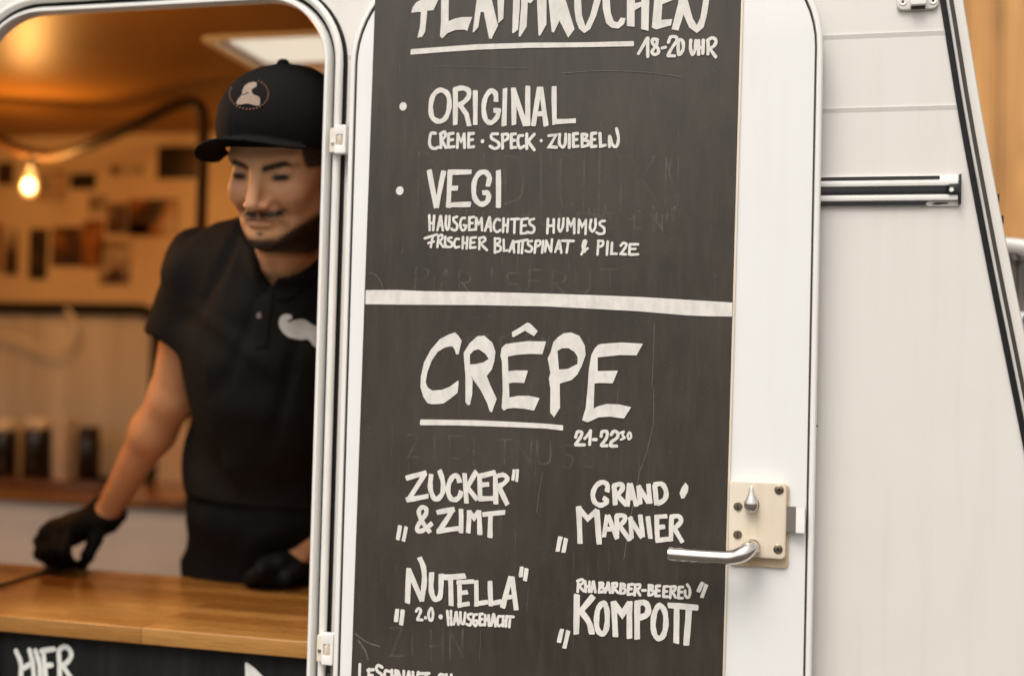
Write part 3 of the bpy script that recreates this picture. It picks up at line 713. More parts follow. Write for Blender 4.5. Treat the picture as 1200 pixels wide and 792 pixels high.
letter('ingredient_lettering', menu, 490, 240, G, 21, [[(55,278),(155,246)], [(122,262),(105,350)], [(85,318),(130,305)], [(168,262),(160,350)], (s, [(165,262),(195,250),(200,280),(172,305)]), [(178,308),(207,348)], [(225,265),(222,350)],
 (s, [(277,272),(250,278),(252,298),(278,315),(275,345),(245,350),(233,342)]), (s, [(337,284),(312,285),(298,320),(308,352),(340,348)]), [(372,268),(368,360)], [(408,270),(402,362)], [(370,318),(405,315)],
 [(435,278),(430,358)], [(435,275),(478,270)], [(432,315),(465,312)], [(430,358),(475,352)], [(508,275),(505,367)], (s, [(505,278),(545,270),(555,295),(512,325)]), [(518,325),(570,376)],
 [(635,278),(635,397)], (s, [(635,282),(672,282),(675,310),(640,330),(680,345),(678,380),(640,392)]), [(708,290),(710,380),(738,378)], [(785,300),(755,388)], [(788,300),(795,394)], [(765,362),(790,360)],
 [(805,308),(905,290)], [(835,305),(830,397)], [(868,300),(858,400)], (s, [(942,300),(912,308),(912,330),(940,352),(935,385),(905,388),(890,380)]), [(975,300),(965,397)], (s, [(975,300),(1008,300),(1008,330),(975,348)]),
 [(1035,300),(1025,397)], [(1050,387),(1060,298)], [(1060,300),(1098,387)], [(1100,387),(1108,288)], [(1165,298),(1135,390)], [(1168,298),(1185,397)], [(1145,362),(1178,360)]], 'round')
letter('ingredient_lettering', menu, 600, 240, G, 22, [[(415,298),(510,300)], [(465,305),(452,395)], (s, [(575,410),(600,350),(612,305),(598,300),(585,345),(602,388)]), [(592,388),(625,362)], [(715,300),(708,412)], (s, [(712,300),(750,302),(750,335),(712,352)]), [(792,305),(785,412)],
 [(828,315),(822,405),(865,406)], (s, [(900,338),(920,318),(945,325),(940,350),(902,402)]), [(898,406),(942,410)], [(975,328),(970,410)], [(975,328),(1042,328)], [(972,368),(1020,365)], [(970,412),(1042,410)]], 'round')
# divider
letter('divider_line', menu, 0, 0, 1, 5, [(p, [(428.6,340),(465,339.8),(500,341.3),(560,342),(640,344),(700,346),(750,348),(800,351),(858.3,354.5),(858.2,371),(830,370.6),(805,369.5),(745,364.5),(640,359),(560,357.5),(470,357),(428.2,356.5)])])
# crepe
F5 = 5.6563
letter('heading_lettering', menu, 480, 370, F5, 30, [(p, [(300,110),(322,130),(345,165),(325,255),(308,255),(300,228),(285,203),(258,204),(230,212),(185,240),(145,300),(115,385),(107,440),(120,475),(150,495),(215,490),(265,470),(322,428),(325,445),(318,510),(275,545),(225,580),(190,584),(150,586),(118,578),(90,535),(72,470),(75,400),(95,310),(140,225),(200,155),(260,124)]),
 (p, [(358,245),(400,255),(400,320),(410,400),(418,430),(415,520),(400,590),(385,592),(370,570),(370,400),(362,300)]), (p, [(358,245),(400,180),(450,135),(495,132),(548,178),(570,238),(562,300),(545,355),(512,398),(400,400),(400,322),(440,320),(490,308),(525,285),(500,250),(460,222),(425,230),(400,258)]),
 (p, [(405,380),(512,398),(535,460),(578,550),(545,640),(530,630),(515,580),(470,490),(420,420)]), (p, [(678,108),(730,78),(780,45),(800,52),(850,102),(825,135),(765,100),(690,142),(680,138)]),
 (p, [(602,265),(610,215),(635,188),(652,270),(655,360),(662,530),(650,615),(625,628),(610,610),(618,500),(612,300)]), (p, [(635,188),(700,178),(780,168),(905,170),(880,255),(800,252),(715,258),(652,270),(630,260)]), (p, [(648,368),(690,362),(785,362),(760,445),(690,442),(650,448)]), (p, [(640,545),(720,530),(790,530),(862,545),(825,628),(760,615),(690,610),(650,615),(625,628)])])
letter('heading_lettering', menu, 620, 380, 5.28, 30, [(p, [(115,210),(130,180),(175,160),(185,280),(190,365),(192,515),(155,575),(130,545),(132,400),(122,335),(132,300)]), (p, [(130,185),(150,110),(180,78),(215,55),(260,50),(312,72),(345,130),(350,190),(325,260),(298,312),(262,345),(190,366),(180,280),(240,275),(300,245),(300,200),(280,170),(245,148),(205,148),(175,165)]),
 (p, [(385,190),(405,150),(430,125),(425,195),(425,290),(405,365),(400,520),(360,605),(328,592),(350,520),(362,400),(370,280)]), (p, [(415,140),(440,122),(570,112),(705,120),(665,192),(560,190),(425,205)]), (p, [(400,290),(460,288),(550,286),(518,365),(440,362),(395,368)]), (p, [(380,530),(430,505),(480,492),(560,495),(632,512),(588,582),(500,570),(430,575),(365,605),(345,590)])])
letter('underline', menu, 0, 0, 1, 6.2, [[(493,494.7),(530,495),(560,495.6),(600,497.2),(640,499.2),(659,501.2)]])
letter('hours_lettering', menu, 620, 380, 5.28, 20, [(s, [(288,697),(300,665),(325,668),(320,695),(288,740)]), [(288,744),(342,745)], [(345,705),(378,665)], [(380,658),(375,742)], [(398,712),(416,712)], (s, [(446,692),(452,665),(480,662),(482,695),(460,730)]), (s, [(460,730),(448,748),(482,750)]),
 (s, [(508,682),(525,660),(548,672),(545,700),(515,722)]), (s, [(510,725),(505,750),(542,752)]), (s, [(563,672),(585,664),(578,685),(592,700),(568,712)], 14), (c, [(620,668),(610,690),(618,710),(630,700),(630,680)], 14)], 'round')
# four fillings
letter('item_lettering', menu, 455, 540, G, 42, [[(150,142),(312,96)], [(302,105),(172,312)], [(152,320),(328,290)], (s, [(355,112),(348,220),(375,300),(410,312),(450,260),(452,170),(425,78)]), (s, [(592,175),(575,130),(540,125),(505,180),(495,250),(520,310),(560,318),(592,290),(602,250)]),
 [(632,105),(648,345)], [(728,88),(655,215)], [(650,215),(735,318)], [(755,125),(760,320)], [(742,128),(885,94)], [(760,200),(830,192)], [(750,312),(868,308)], [(885,112),(890,352)], (s, [(885,128),(950,115),(985,145),(950,190),(905,205)], 38), [(915,210),(985,358)]])
letter('quote_mark', menu, 455, 540, G, 26, [[(1042,72),(1030,158)], [(1070,70),(1062,168)]])
letter('item_lettering', menu, 455, 540, G, 42, [(s, [(362,515),(300,565),(250,580),(240,545),(275,490),(312,435),(312,395),(282,382),(254,410),(262,460),(300,530),(345,588)], 38), [(405,425),(545,400)], [(530,408),(427,570)], [(405,580),(580,556)], [(602,400),(602,590)], [(670,412),(662,590)], [(670,418),(710,470),(750,415)], [(750,412),(758,605)], [(785,442),(962,424)], [(847,440),(842,630)]])
letter('quote_mark', menu, 455, 540, G, 34, [[(97,535),(78,648)], [(148,545),(125,660)]])
N6 = 6.667
letter('item_lettering', menu, 640, 555, N6, 38, [(s, [(477,138),(478,88),(440,65),(390,95),(365,160),(380,220),(425,245),(468,225),(475,200)]), (s, [(477,210),(462,196),(448,188)]), [(530,90),(540,240)], (s, [(525,95),(575,80),(600,100),(580,140),(548,165)]), [(558,168),(630,245)],
 [(652,78),(635,250)], [(658,80),(705,250)], [(640,188),(680,188)], [(725,95),(735,235)], [(720,95),(800,225)], [(800,82),(812,228)], [(848,85),(862,240)], (s, [(845,85),(905,80),(938,140),(925,200),(868,235)])])
letter('quote_mark', menu, 640, 555, N6, 42, [(p, [(1088,68),(1112,95),(1108,140),(1080,190),(1055,192),(1042,150),(1060,105)])])
letter('item_lettering', menu, 640, 555, N6, 36, [([(0,0)] and ('l', [(255,258),(265,540)], 44)), ('l', [(252,265),(325,350),(397,285)], 42), ('l', [(395,283),(415,545)], 44), [(477,325),(452,490)], [(485,325),(552,505)], [(462,432),(510,430)], [(550,325),(555,502)], (s, [(545,328),(600,325),(618,350),(590,390),(560,405)]), [(572,402),(655,518)],
 [(660,340),(668,500)], [(652,340),(748,495)], [(735,322),(758,490)], [(795,335),(815,502)], [(865,335),(870,520)], [(850,338),(942,330)], [(870,420),(925,412)], [(858,522),(955,508)], [(980,335),(975,522)], (s, [(970,338),(1030,330),(1055,365),(1020,410),(990,420)]), [(998,415),(1065,532)]])
letter('quote_mark', menu, 640, 555, N6, 35, [[(112,493),(90,602)], [(155,506),(135,610)]])
letter('item_lettering', menu, 455, 645, N6, 42, [[(160,140),(150,405)], [(158,148),(262,388)], (s, [(245,55),(275,130),(282,240),(262,388)]), (s, [(340,172),(335,290),(350,360),(380,378),(408,340),(415,185)]), [(437,207),(600,196)], [(485,205),(492,425)],
 ('l', [(556,232),(558,440)], 36), ('l', [(538,246),(665,239)], 36), ('l', [(560,330),(618,322)], 36), ('l', [(545,426),(632,412)], 36), ('l', [(688,235),(690,430)], 38), ('l', [(680,416),(775,400)], 36), ('l', [(795,240),(802,428)], 38), ('l', [(792,414),(885,395)], 36), [(957,205),(893,442)], [(966,205),(1000,458)], ('l', [(920,362),(985,356)], 36)])
letter('quote_mark', menu, 455, 645, N6, 32, [[(1043,128),(1035,202)], [(1080,140),(1068,232)]])
letter('ingredient_lettering', menu, 455, 645, N6, 22, [(s, [(218,472),(235,450),(255,465),(245,495),(228,535)]), [(228,538),(266,540)], (d, (291,522), 13), (c, [(332,450),(315,490),(322,535),(340,542),(350,500),(345,460)]), (d, (410,515), 18),
 [(462,470),(470,577)], [(490,470),(492,577)], [(466,527),(492,522)], [(530,480),(512,572)], [(535,480),(548,574)], [(520,545),(542,545)], (s, [(565,480),(568,555),(590,565),(602,485)]), (s, [(652,492),(625,500),(625,525),(648,545),(640,580),(612,572)]), (s, [(692,497),(670,505),(665,560),(680,585),(698,560)]), [(702,548),(682,545)],
 [(716,495),(715,578)], [(715,495),(738,492)], [(715,535),(735,533)], [(715,580),(740,577)], [(755,580),(757,503)], [(757,503),(771,542),(785,503)], [(785,503),(788,584)], [(822,495),(805,582)], [(826,495),(838,587)], [(812,555),(832,555)], (s, [(882,512),(860,515),(852,555),(862,585),(884,578)]),
 [(900,510),(895,587)], [(925,510),(918,590)], [(898,548),(920,546)], [(930,514),(978,515)], [(953,515),(945,594)]], 'round')
letter('quote_mark', menu, 455, 645, N6, 34, [[(70,458),(60,552)], [(113,463),(100,577)]])
letter('ingredient_lettering', menu, 640, 665, 6, 20, [[(225,90),(222,167)], (s, [(220,92),(255,82),(260,105),(230,125)]), [(233,128),(264,162)], [(275,95),(278,167)], [(305,98),(302,167)], [(275,132),(305,130)], [(330,98),(318,167)], [(335,98),(346,170)], [(322,145),(342,145)],
 [(378,105),(372,170)], (s, [(376,105),(400,108),(395,130),(380,135),(406,145),(402,165),(372,172)]), [(435,105),(415,172)], [(438,105),(450,174)], [(422,152),(446,152)], [(470,108),(468,174)], (s, [(466,110),(495,108),(495,130),(472,140)]), [(475,142),(507,174)],
 [(528,112),(522,178)], (s, [(526,112),(552,118),(545,138),(530,142),(556,152),(550,175),(522,180)]), [(580,118),(575,185)], [(580,118),(610,115)], [(578,148),(600,147)], [(575,187),(607,183)], [(628,118),(622,192)], (s, [(624,120),(658,118),(655,142),(630,152)]), [(635,152),(660,192)], [(677,158),(699,158)],
 [(725,122),(720,190)], (s, [(723,122),(748,126),(742,148),(728,152),(754,162),(748,186),(720,192)]), [(775,128),(770,196)], [(775,128),(800,126)], [(773,160),(796,160)], [(770,197),(798,196)], [(830,132),(825,202)], [(830,132),(856,130)], [(828,166),(850,165)], [(825,203),(854,202)],
 [(878,132),(872,210)], (s, [(873,134),(908,132),(905,155),(880,166)]), [(885,166),(910,207)], [(935,135),(930,212)], [(935,135),(962,134)], [(933,170),(955,170)], [(930,213),(958,212)], (s, [(977,160),(978,190),(992,208),(1008,195),(1010,150),(992,118)])], 'round')
letter('quote_mark', menu, 640, 665, 6, 27, [[(1100,103),(1070,167)], [(1126,118),(1095,207)]])
letter('item_lettering', menu, 640, 665, 6, 42, [[(216,190),(212,462)], [(330,200),(232,318)], (s, [(235,292),(300,380),(322,462)]), (c, [(395,250),(362,300),(355,400),(375,455),(402,460),(425,420),(430,320),(418,262)], 38), [(475,238),(488,480)], [(475,245),(535,325),(590,245)], [(588,240),(586,492)],
 [(642,238),(640,497)], (s, [(632,252),(690,244),(718,280),(705,330),(645,352)]), (c, [(800,264),(765,310),(752,400),(765,470),(795,496),(825,470),(842,400),(835,310)], 38), ('l', [(860,263),(1065,280)], 40), [(918,270),(915,525)], [(1005,275),(985,540)]])
letter('quote_mark', menu, 640, 665, 6, 31, [[(112,433),(90,522)], [(155,443),(128,562)]])
letter('footer_lettering', menu, 405, 730, 7.5, 27, [[(125,360),(120,520),(180,515)], [(207,402),(200,520)], [(195,412),(245,405)], [(205,460),(235,455)], [(200,520),(245,515)], (s, [(322,385),(290,367),(270,395),(287,425),(318,450),(315,500),(275,510)]), (s, [(385,422),(352,415),(342,460),(352,510),(388,505)]), [(407,410),(402,520)], [(440,412),(438,520)], [(404,465),(438,462)],
 [(460,418),(458,525)], [(460,418),(508,525)], [(512,420),(508,525)], [(555,425),(530,530)], [(558,425),(580,530)], [(540,490),(570,490)], (s, [(592,428),(597,510),(620,520),(640,428)]), [(655,440),(735,438)], [(722,440),(665,530)], [(660,535),(735,530)], (d, (780,535), 16), (s, [(862,452),(832,448),(818,490),(830,530),(862,525)]), [(887,448),(880,545)], [(930,450),(925,545)], [(885,495),(928,495)]], 'round')
# faint remains of older, wiped menus and scratches
rg = random.Random(3); gh = []
def ghost(x, y, w, h, ch):
    w *= rg.uniform(.8, 1.25); h *= rg.uniform(.85, 1.1); x += rg.uniform(-4, 4); y += rg.uniform(-3, 3)
    J = lambda: rg.uniform(-.06, .06)
    sh = {'D': [[(0,0),(0,1)], (s, [(0,0),(.8,.2),(.8,.8),(0,1)])], 'I': [[(.3,0),(.3,1)]], 'C': [(s, [(.9,.1),(.2,.1),(.1,.6),(.3,1),(.9,.9)])], 'H': [[(0,0),(0,1)], [(.8,0),(.8,1)], [(0,.5),(.8,.5)]], 'U': [(s, [(0,0),(.1,.9),(.7,.9),(.8,0)])],
          'P': [[(0,0),(0,1)], (s, [(0,0),(.7,.1),(.6,.45),(0,.5)])], 'K': [[(0,0),(0,1)], [(.8,0),(.1,.5)], [(.1,.5),(.9,1)]], 'E': [[(0,0),(0,1)], [(0,0),(.8,0)], [(0,.5),(.6,.5)], [(0,1),(.8,1)]], 'N': [[(0,1),(0,0)], [(0,0),(.8,1)], [(.8,1),(.8,0)]], 'R': [[(0,0),(0,1)], (s, [(0,0),(.7,.15),(.6,.45),(0,.5)]), [(.2,.5),(.8,1)]],
          'A': [[(.4,0),(0,1)], [(.4,0),(.8,1)], [(.15,.65),(.65,.65)]], 'T': [[(0,0),(.9,0)], [(.45,0),(.45,1)]], 'S': [(s, [(.8,.1),(.1,.15),(.2,.45),(.7,.6),(.6,.95),(0,.9)])], 'O': [(c, [(.4,0),(0,.5),(.4,1),(.8,.5)])], 'L': [[(0,0),(0,1)], [(0,1),(.7,1)]], 'Z': [[(0,0),(.8,0)], [(.8,0),(0,1)], [(0,1),(.8,1)]]}[ch]
    for st in sh:
        k, pts = (st[0], st[1]) if isinstance(st, tuple) else ('l', st)
        gh.append((k, [(x+(a+J())*w, y+(b+J()*.5)*h) for a, b in pts]))
for i, ch in enumerate('PLADICHTKN'): ghost(492+i*31+(8 if i > 2 else 0), 178+i*.6, 22, 62, ch)
for i, ch in enumerate('SPECKZUIEBELN'.replace('B', 'R')): ghost(500+i*22, 247+i*.5, 13, 18, ch)
for i, ch in enumerate('PARISERUT'): ghost(487+i*27, 313+i*.5, 19, 28, ch)
for i, ch in enumerate('HAUSRAHN'): ghost(690+i*15, 243+i*.4, 9, 14, ch)
for i, ch in enumerate('ZIEHTNUSS'): ghost(478+i*26, 512+i*.7, 18, 30, ch)
for i, ch in enumerate('ZIHN'): ghost(456+i*24, 738, 16, 34, ch)
for i, ch in enumerate('KIRSCHEN'): ghost(520+i*16, 392, 10, 14, ch)
STUFF = letter('chalk_smudge', menu, 0, 0, 1, 2.6, gh, 'round', m='smear', lift=.00012, step=.00002); STUFF['kind'] = 'stuff'
sm = []
for k in range(150):
    x, y = rg.uniform(450, 800), rg.choice([rg.uniform(80, 330), rg.uniform(375, 760)]); L = rg.uniform(8, 46)
    sm.append(('l', [(x, y), (x+rg.uniform(-1.2, 1.2), y+L*.5), (x-L*.035, y+L)], rg.uniform(.5, 1.1)))
STUFF = letter('chalk_streaks', menu, 0, 0, 1, .8, sm, 'flat', m='smear', lift=.00036, step=.00001); STUFF['kind'] = 'stuff'
STUFF = letter('scratch', menu, 0, 0, 1, .8, [('l', [(767,379),(766,410),(764,452)], .7), ('l', [(764,453),(766,456),(766,495),(758,530),(750,552),(742,590),(737,618),(731,655)], .8), ('s', [(658,86),(700,83.5),(740,84),(775,87),(800,91)], .8), ('l', [(508,78),(560,79),(620,80.5)], .5), ('l', [(636,553),(632,575),(629,600)], .7),
  ('s', [(433,320),(440,322),(446,330),(449,338)], .9), ('s', [(416,742),(430,752),(445,757)], 1.6), ('s', [(420,750),(428,762),(431,772)], 2.0)], 'round', m='smear_light', lift=.00046, step=.00001); STUFF['kind'] = 'stuff'

# sign below the counter
letter('sign_lettering', sg, 0, 740, 12, 74, [(s, [(225,268),(290,430),(295,640)]), (s, [(415,255),(455,420),(480,660)]), [(300,525),(430,450)], (s, [(500,265),(552,440),(570,660)]), [(612,270),(650,690)], [(585,268),(757,240)], [(645,472),(722,465)], [(640,690),(770,680)],
  (s, [(825,260),(835,450),(845,690)]), (s, [(825,262),(900,205),(980,250),(1000,340),(940,430),(880,465)]), (s, [(890,480),(980,620),(1060,740)])], 'round', SY, 'marker_white')
letter('arrow_mark', sg, 250, 740, 10, 30, [(p, [(370,362),(395,358),(480,420),(600,540),(650,610),(560,700),(500,760),(480,900),(420,900),(400,700),(375,520)])], 'flat', SY, 'marker_white')
# ================================================================ things inside the caravan
def m_photo(seed, cols):
    """an indistinct snapshot: soft patches of a few colours"""
    t = NT('snapshot'); v = t.n.new('ShaderNodeMapping'); v.inputs['Location'].default_value = (seed*3.7, seed*1.3, seed)
    t.l.new(t.tc.outputs['Object'], v.inputs[0])
    f = t.noise(11, v.outputs[0], detail=3)
    st = [(.30+.4*i/(len(cols)-1), c) for i, c in enumerate(cols)]
    t.set(color=t.ramp(f, st), rough=.35); return t.m
DK, BR, OR, PK, PA = (.012, .009, .007), (.07, .03, .012), (.36, .14, .03), (.40, .26, .18), (.55, .42, .28)
snaps = [  # px box, colours, label
 ((184, 171, 238, 210), (DK, DK, BR), 'dark framed picture highest on the rear wall, near the capped man'),
 ((130, 193, 167, 206), (DK, BR, PA), 'small wide snapshot left of the dark framed picture'),
 ((82, 203, 112, 222), (DK, DK, BR), 'small black snapshot right of the lit bulb'),
 ((-4, 190, 16, 217), (DK, BR, BR), 'dark snapshot at the left window post, beside the bulb'),
 ((150, 233, 208, 277), (DK, BR, OR, PK), 'snapshot with dark top and orange stripes below the framed picture'),
 ((125, 238, 149, 274), (BR, BR, PK), 'brown upright snapshot left of the orange striped one'),
 ((4, 268, 22, 322), (DK, BR, PA), 'narrow upright snapshot, leftmost of the lower cluster'),
 ((33, 268, 56, 327), (DK, DK, BR, PA), 'narrow upright snapshot with a dark figure, under the bulb'),
 ((60, 266, 98, 312), (DK, BR, BR, OR), 'square dark red snapshot in the lower cluster'),
 ((96, 258, 122, 314), (OR, OR, BR), 'orange upright snapshot in the middle of the lower cluster'),
 ((44, 200, 78, 236), (BR, OR, PA, BR), 'brown and orange snapshot partly behind the lit bulb'),
 ((150, 262, 176, 276), (DK, BR, BR), 'thin dark strip of a snapshot just under the orange striped one'),
 ((-20, 262, 2, 318), (BR, OR, PA), 'amber snapshot at the left window post, lower row'),
 ((104, 228, 124, 252), (BR, PA, DK), 'tiny pale snapshot with a dark spot above the lower cluster'),
 ((115, 283, 153, 333), (DK, BR, PA, BR), 'lowest snapshot, spotted brown, above the black rimmed window')]
for i, ((x0, y0, x1, y1), cols, lab) in enumerate(snaps):
    a, b = onY(x0, y1, BACK-.006), onY(x1, y0, BACK-.006)
    o = plate('wall_photo', rrect(0, 0, b.x-a.x, b.z-a.z, .002, 2), [], -.002, .0035, m_photo(i+1, cols), None, .0006)
    o.location = (a.x, BACK-.0055, a.z)
    if i == 0:
        pass
    tag(o, lab, 'picture', 'snapshots pinned on the rear wall')
def m_clear():
    return simple('glass_dark', (.02, .014, .01), .15, var=.2)

# bent lamp arm with its bulb
LD = 3.55
BL = at(35, 213, LD)
pt0 = at(238, 180, 3.30)
lamp = empty('bulb_lamp', Vector((pt0.x, pt0.y, cz)), 'bent brown tube lamp standing on the rear cabinet with one lit filament bulb', 'lamp')
P_ = [Vector((pt0.x, pt0.y, cz+.002)), Vector((pt0.x, pt0.y, 1.6)), Vector((pt0.x, pt0.y, 2.0)), at(238.5, 160, 3.30), at(238, 136, 3.30), at(232, 123, 3.30), at(218, 120, 3.31), at(200, 126, 3.32), at(150, 150, 3.38), at(100, 172, 3.46), at(65, 182.5, LD), at(38, 181, LD), at(12, 172, LD), at(-25, 152, LD), at(-80, 118, LD+.1)]
tube('lamp_tube', catmull(P_, n=6), .0165, simple('brown_tube', (.045, .020, .006), .55, var=.15, spec=.25), lamp, 12)
lathe('lamp_base', [(.06, .0), (.06, .006), (.022, .012), (.019, .03)], Vector((pt0.x, pt0.y, cz+.0005)), M['black'], lamp)
sk = at(38, 184, LD)
ax = (at(34.5, 215, LD)-sk).normalized()
lathe('lamp_socket', [(.010, -.012), (.0145, 0), (.0155, .012), (.0155, .030), (.0135, .034), (.012, .036)], sk, M['black'], lamp, ax, 20)
def m_bulb():
    t = NT('warm_glass'); n, l = t.n, t.l
    em = n.new('ShaderNodeEmission'); em.inputs[0].default_value = (1, .46, .12, 1); em.inputs[1].default_value = 2.2
    tr_ = n.new('ShaderNodeBsdfTransparent'); tr_.inputs[0].default_value = (1, .85, .62, 1)
    m1 = n.new('ShaderNodeMixShader'); m1.inputs[0].default_value = .42
    l.new(tr_.outputs[0], m1.inputs[1]); l.new(em.outputs[0], m1.inputs[2]); l.new(m1.outputs[0], t.out.inputs[0]); return t.m
M['bulb'] = m_bulb()
t = NT('glowing_filament'); t.set(color=(1, .8, .5, 1), emit=(1, .66, .30, 1), estr=14, rough=.2); M['filament'] = t.m
fz = [(0, .062), (.010, .068), (.0165, .080), (.0175, .092), (.012, .104), (0, .110)]
bz = [(.0105, .034), (.0115, .042), (.016, .054), (.0225, .068), (.0265, .082), (.0270, .093), (.0235, .107), (.015, .116), (.006, .1195), (0, .120)]
bo = lathe('bulb', [(r*.92, h) for r, h in bz], sk, M['bulb'], lamp, ax, 24, 80)
lathe('filament', fz, sk, M['filament'], bo, ax, 20, 80)
WARM = (1.0, .47, .12)
def pt(name, loc, power, r=.05, col=WARM):
    l = bpy.data.lights.new(name, 'POINT'); l.energy = power; l.shadow_soft_size = r; l.color = col
    o = bpy.data.objects.new(name, l); COL.objects.link(o); o.location = loc; return o
pt('bulb_light', sk+ax*.085+Vector((0, -.035, 0)), 9, .03)
# a second bulb of the same kind hangs left of the opening, assumed and unseen, placed to warm the man's face
b2 = Vector((-1.30, .22, 2.04))
lamp2 = empty('bulb_lamp', b2+Vector((0, 0, .30)), 'unseen lit filament bulb on a short cord behind the upper left corner of the opening', 'lamp')
tube('lamp_cord', [b2+Vector((0, 0, .306)), b2+Vector((.003, 0, .13)), b2+Vector((0, 0, .06))], .003, M['black'], lamp2, 8)
lathe('lamp_socket', [(.006, .07), (.0145, .062), (.0155, .05), (.0155, .034), (.012, .028)], b2, M['black'], lamp2, 'Z', 20)
bo = lathe('bulb', [(r, .066-h) for r, h in bz], b2, M['bulb'], lamp2, 'Z', 24, 80)
lathe('filament', [(r, .066-h) for r, h in fz], b2, M['filament'], bo, 'Z', 20, 80)
pt('second_bulb_light', b2+Vector((.05, .0, -.02)), 9, .03)

# jars, tins and cups on the rear cabinet
def rad_px(w, dd): return w/2*dd/FOC
glassy = simple('dark_glass', (.016, .011, .008), .12, var=.3, coat=.5)
amber = simple('brown_tin', (.16, .075, .03), .35, var=.2)
palej = simple('pale_ceramic', (.72, .61, .48), .3, var=.08)
lidm = simple('light_lid', (.82, .73, .60), .35, var=.1)
def stand(xpx, ybot):                           # where a thing stands on the cabinet top
    q = onY(xpx, ybot, 1.86-(ybot-556)*.02); return Vector((q.x, q.y, cz))
def jar(name, xpx, ybot, w, h, body, lid, lab, cat='jar', shape='jar'):
    q = stand(xpx, ybot); dd = (q-CAMP).dot(FWD); r = rad_px(w, dd); H = h*dd/FOC
    o = empty(name, q, lab, cat, 'jars and cups along the rear cabinet')
    if shape == 'jar':
        lathe('jar_body', [(r*.9, 0), (r, .006), (r, H*.74), (r*.93, H*.80), (r*.80, H*.84)], q, body, o)
        lathe('lid', [(r*.86, H*.835), (r*.88, H*.85), (r*.88, H*.98), (r*.80, H), (0, H)], q, lid, o)
    elif shape == 'cup':
        lathe('cup_body', [(r*.72, 0), (r*.76, .004), (r*.98, H*.97), (r, H), (r*.95, H), (r*.72, .01), (0, .009)], q, body, o)
        lathe('rim', [(r*.985, H*.965), (r*1.04, H*.98), (r*1.04, H*1.0), (r*.985, H*1.01)], q, lid, o)
    else:
        lathe('bottle_body', [(r*.92, 0), (r, .005), (r, H*.6), (r*.9, H*.68), (r*.42, H*.78), (r*.36, H*.9)], q, body, o)
        lathe('cap', [(r*.42, H*.895), (r*.44, H*.91), (r*.44, H*.99), (r*.38, H), (0, H)], q, lid, o)
    return o
jar('storage_jar', 3, 556, 30, 68, glassy, lidm, 'dark jar with pale lid, leftmost on the rear cabinet')
jar('paper_cup', 21, 552, 17, 62, palej, lidm, 'pale tall cup between the two leftmost dark jars', 'cup', 'cup')
jar('storage_jar', 43, 555, 33, 72, glassy, lidm, 'broad dark jar with pale lid, second dark jar from the left')
jar('paper_cup', 72, 556, 27, 74, palej, lidm, 'wide pale cup between the two broad dark jars', 'cup', 'cup')
jar('storage_jar', 103, 556, 27, 66, glassy, M['black'], 'slim dark jar with black lid, nearest the man')
q = stand(117, 557)
dish = empty('small_dish', q, 'low dark dish on the rear cabinet beside the slim dark jar', 'dish')
lathe('dish_bowl', [(.028, 0), (.050, .008), (.058, .020), (.056, .021), (.047, .010), (0, .006)], q, glassy, dish)
lathe('dish_foot', [(.03, -.0), (.031, .003), (.026, .003)], q, M['black'], dish)
q = stand(60, 566)
tray = empty('wooden_tray', q, 'low brown wooden tray in front of the jars on the rear cabinet', 'tray')
box('tray_base', q+Vector((-.22, -.05, .0005)), q+Vector((.20, .05, .007)), amber, tray, .002)
for dy in (-.05, .044): box('tray_rim', q+Vector((-.22, dy, .0072)), q+Vector((.20, dy+.006, .022)), amber, tray, .002)

# grey sheeting at the caravan's nose
SH = at(1196, 330, 2.05)
sh = empty('covered_gas_box', SH+Vector((.25, 0, -.5)), 'grey sheet covered box with a pale strap at the nose of the caravan', 'gas box')
bm = bmesh.new()
bm_box(bm, SH+Vector((-.045, -.1, -.9)), SH+Vector((.55, .35, .055)), .03, 3)
bmesh.ops.subdivide_edges(bm, edges=bm.edges[:], cuts=6, use_grid_fill=True)
rn = random.Random(5)
for v in bm.verts: v.co += Vector((rn.uniform(-1, 1), rn.uniform(-1, 1), rn.uniform(-1, 1)))*.006
from_bm('grey_sheet', bm, simple('grey_sheet', (.20, .18, .165), .5, var=.25, scale=9), sh, True, 60)
box('pale_box', SH+Vector((-.052, -.125, -.9)), SH+Vector((.56, .36, -.058)), M['white_lam'], sh, .012)
tube('pale_strap', catmull([SH+Vector((-.05, -.13, .05)), SH+Vector((-.01, -.14, .042)), SH+Vector((.03, -.14, .012)), SH+Vector((.12, -.14, -.02))], n=5), .012, M['alu'], sh, 8)
lathe('knob', [(.009, 0), (.012, .004), (.012, .014), (.008, .018)], SH+Vector((-.006, -.128, -.072)), M['black'], sh, 'Y', 16)

# thin cable across the left end of the counter
cp = [onZ(-60, 690, CZ+.003), onZ(-10, 687, CZ+.003), onZ(25, 678, CZ+.003), onZ(48, 671, CZ+.003), onZ(70, 667, CZ+.003), onZ(92, 664, CZ+.003)]
tag(tube('cable', catmull(cp, n=6), .0028, M['black'], None, 8), 'thin dark cable lying across the left end of the counter', 'cable')
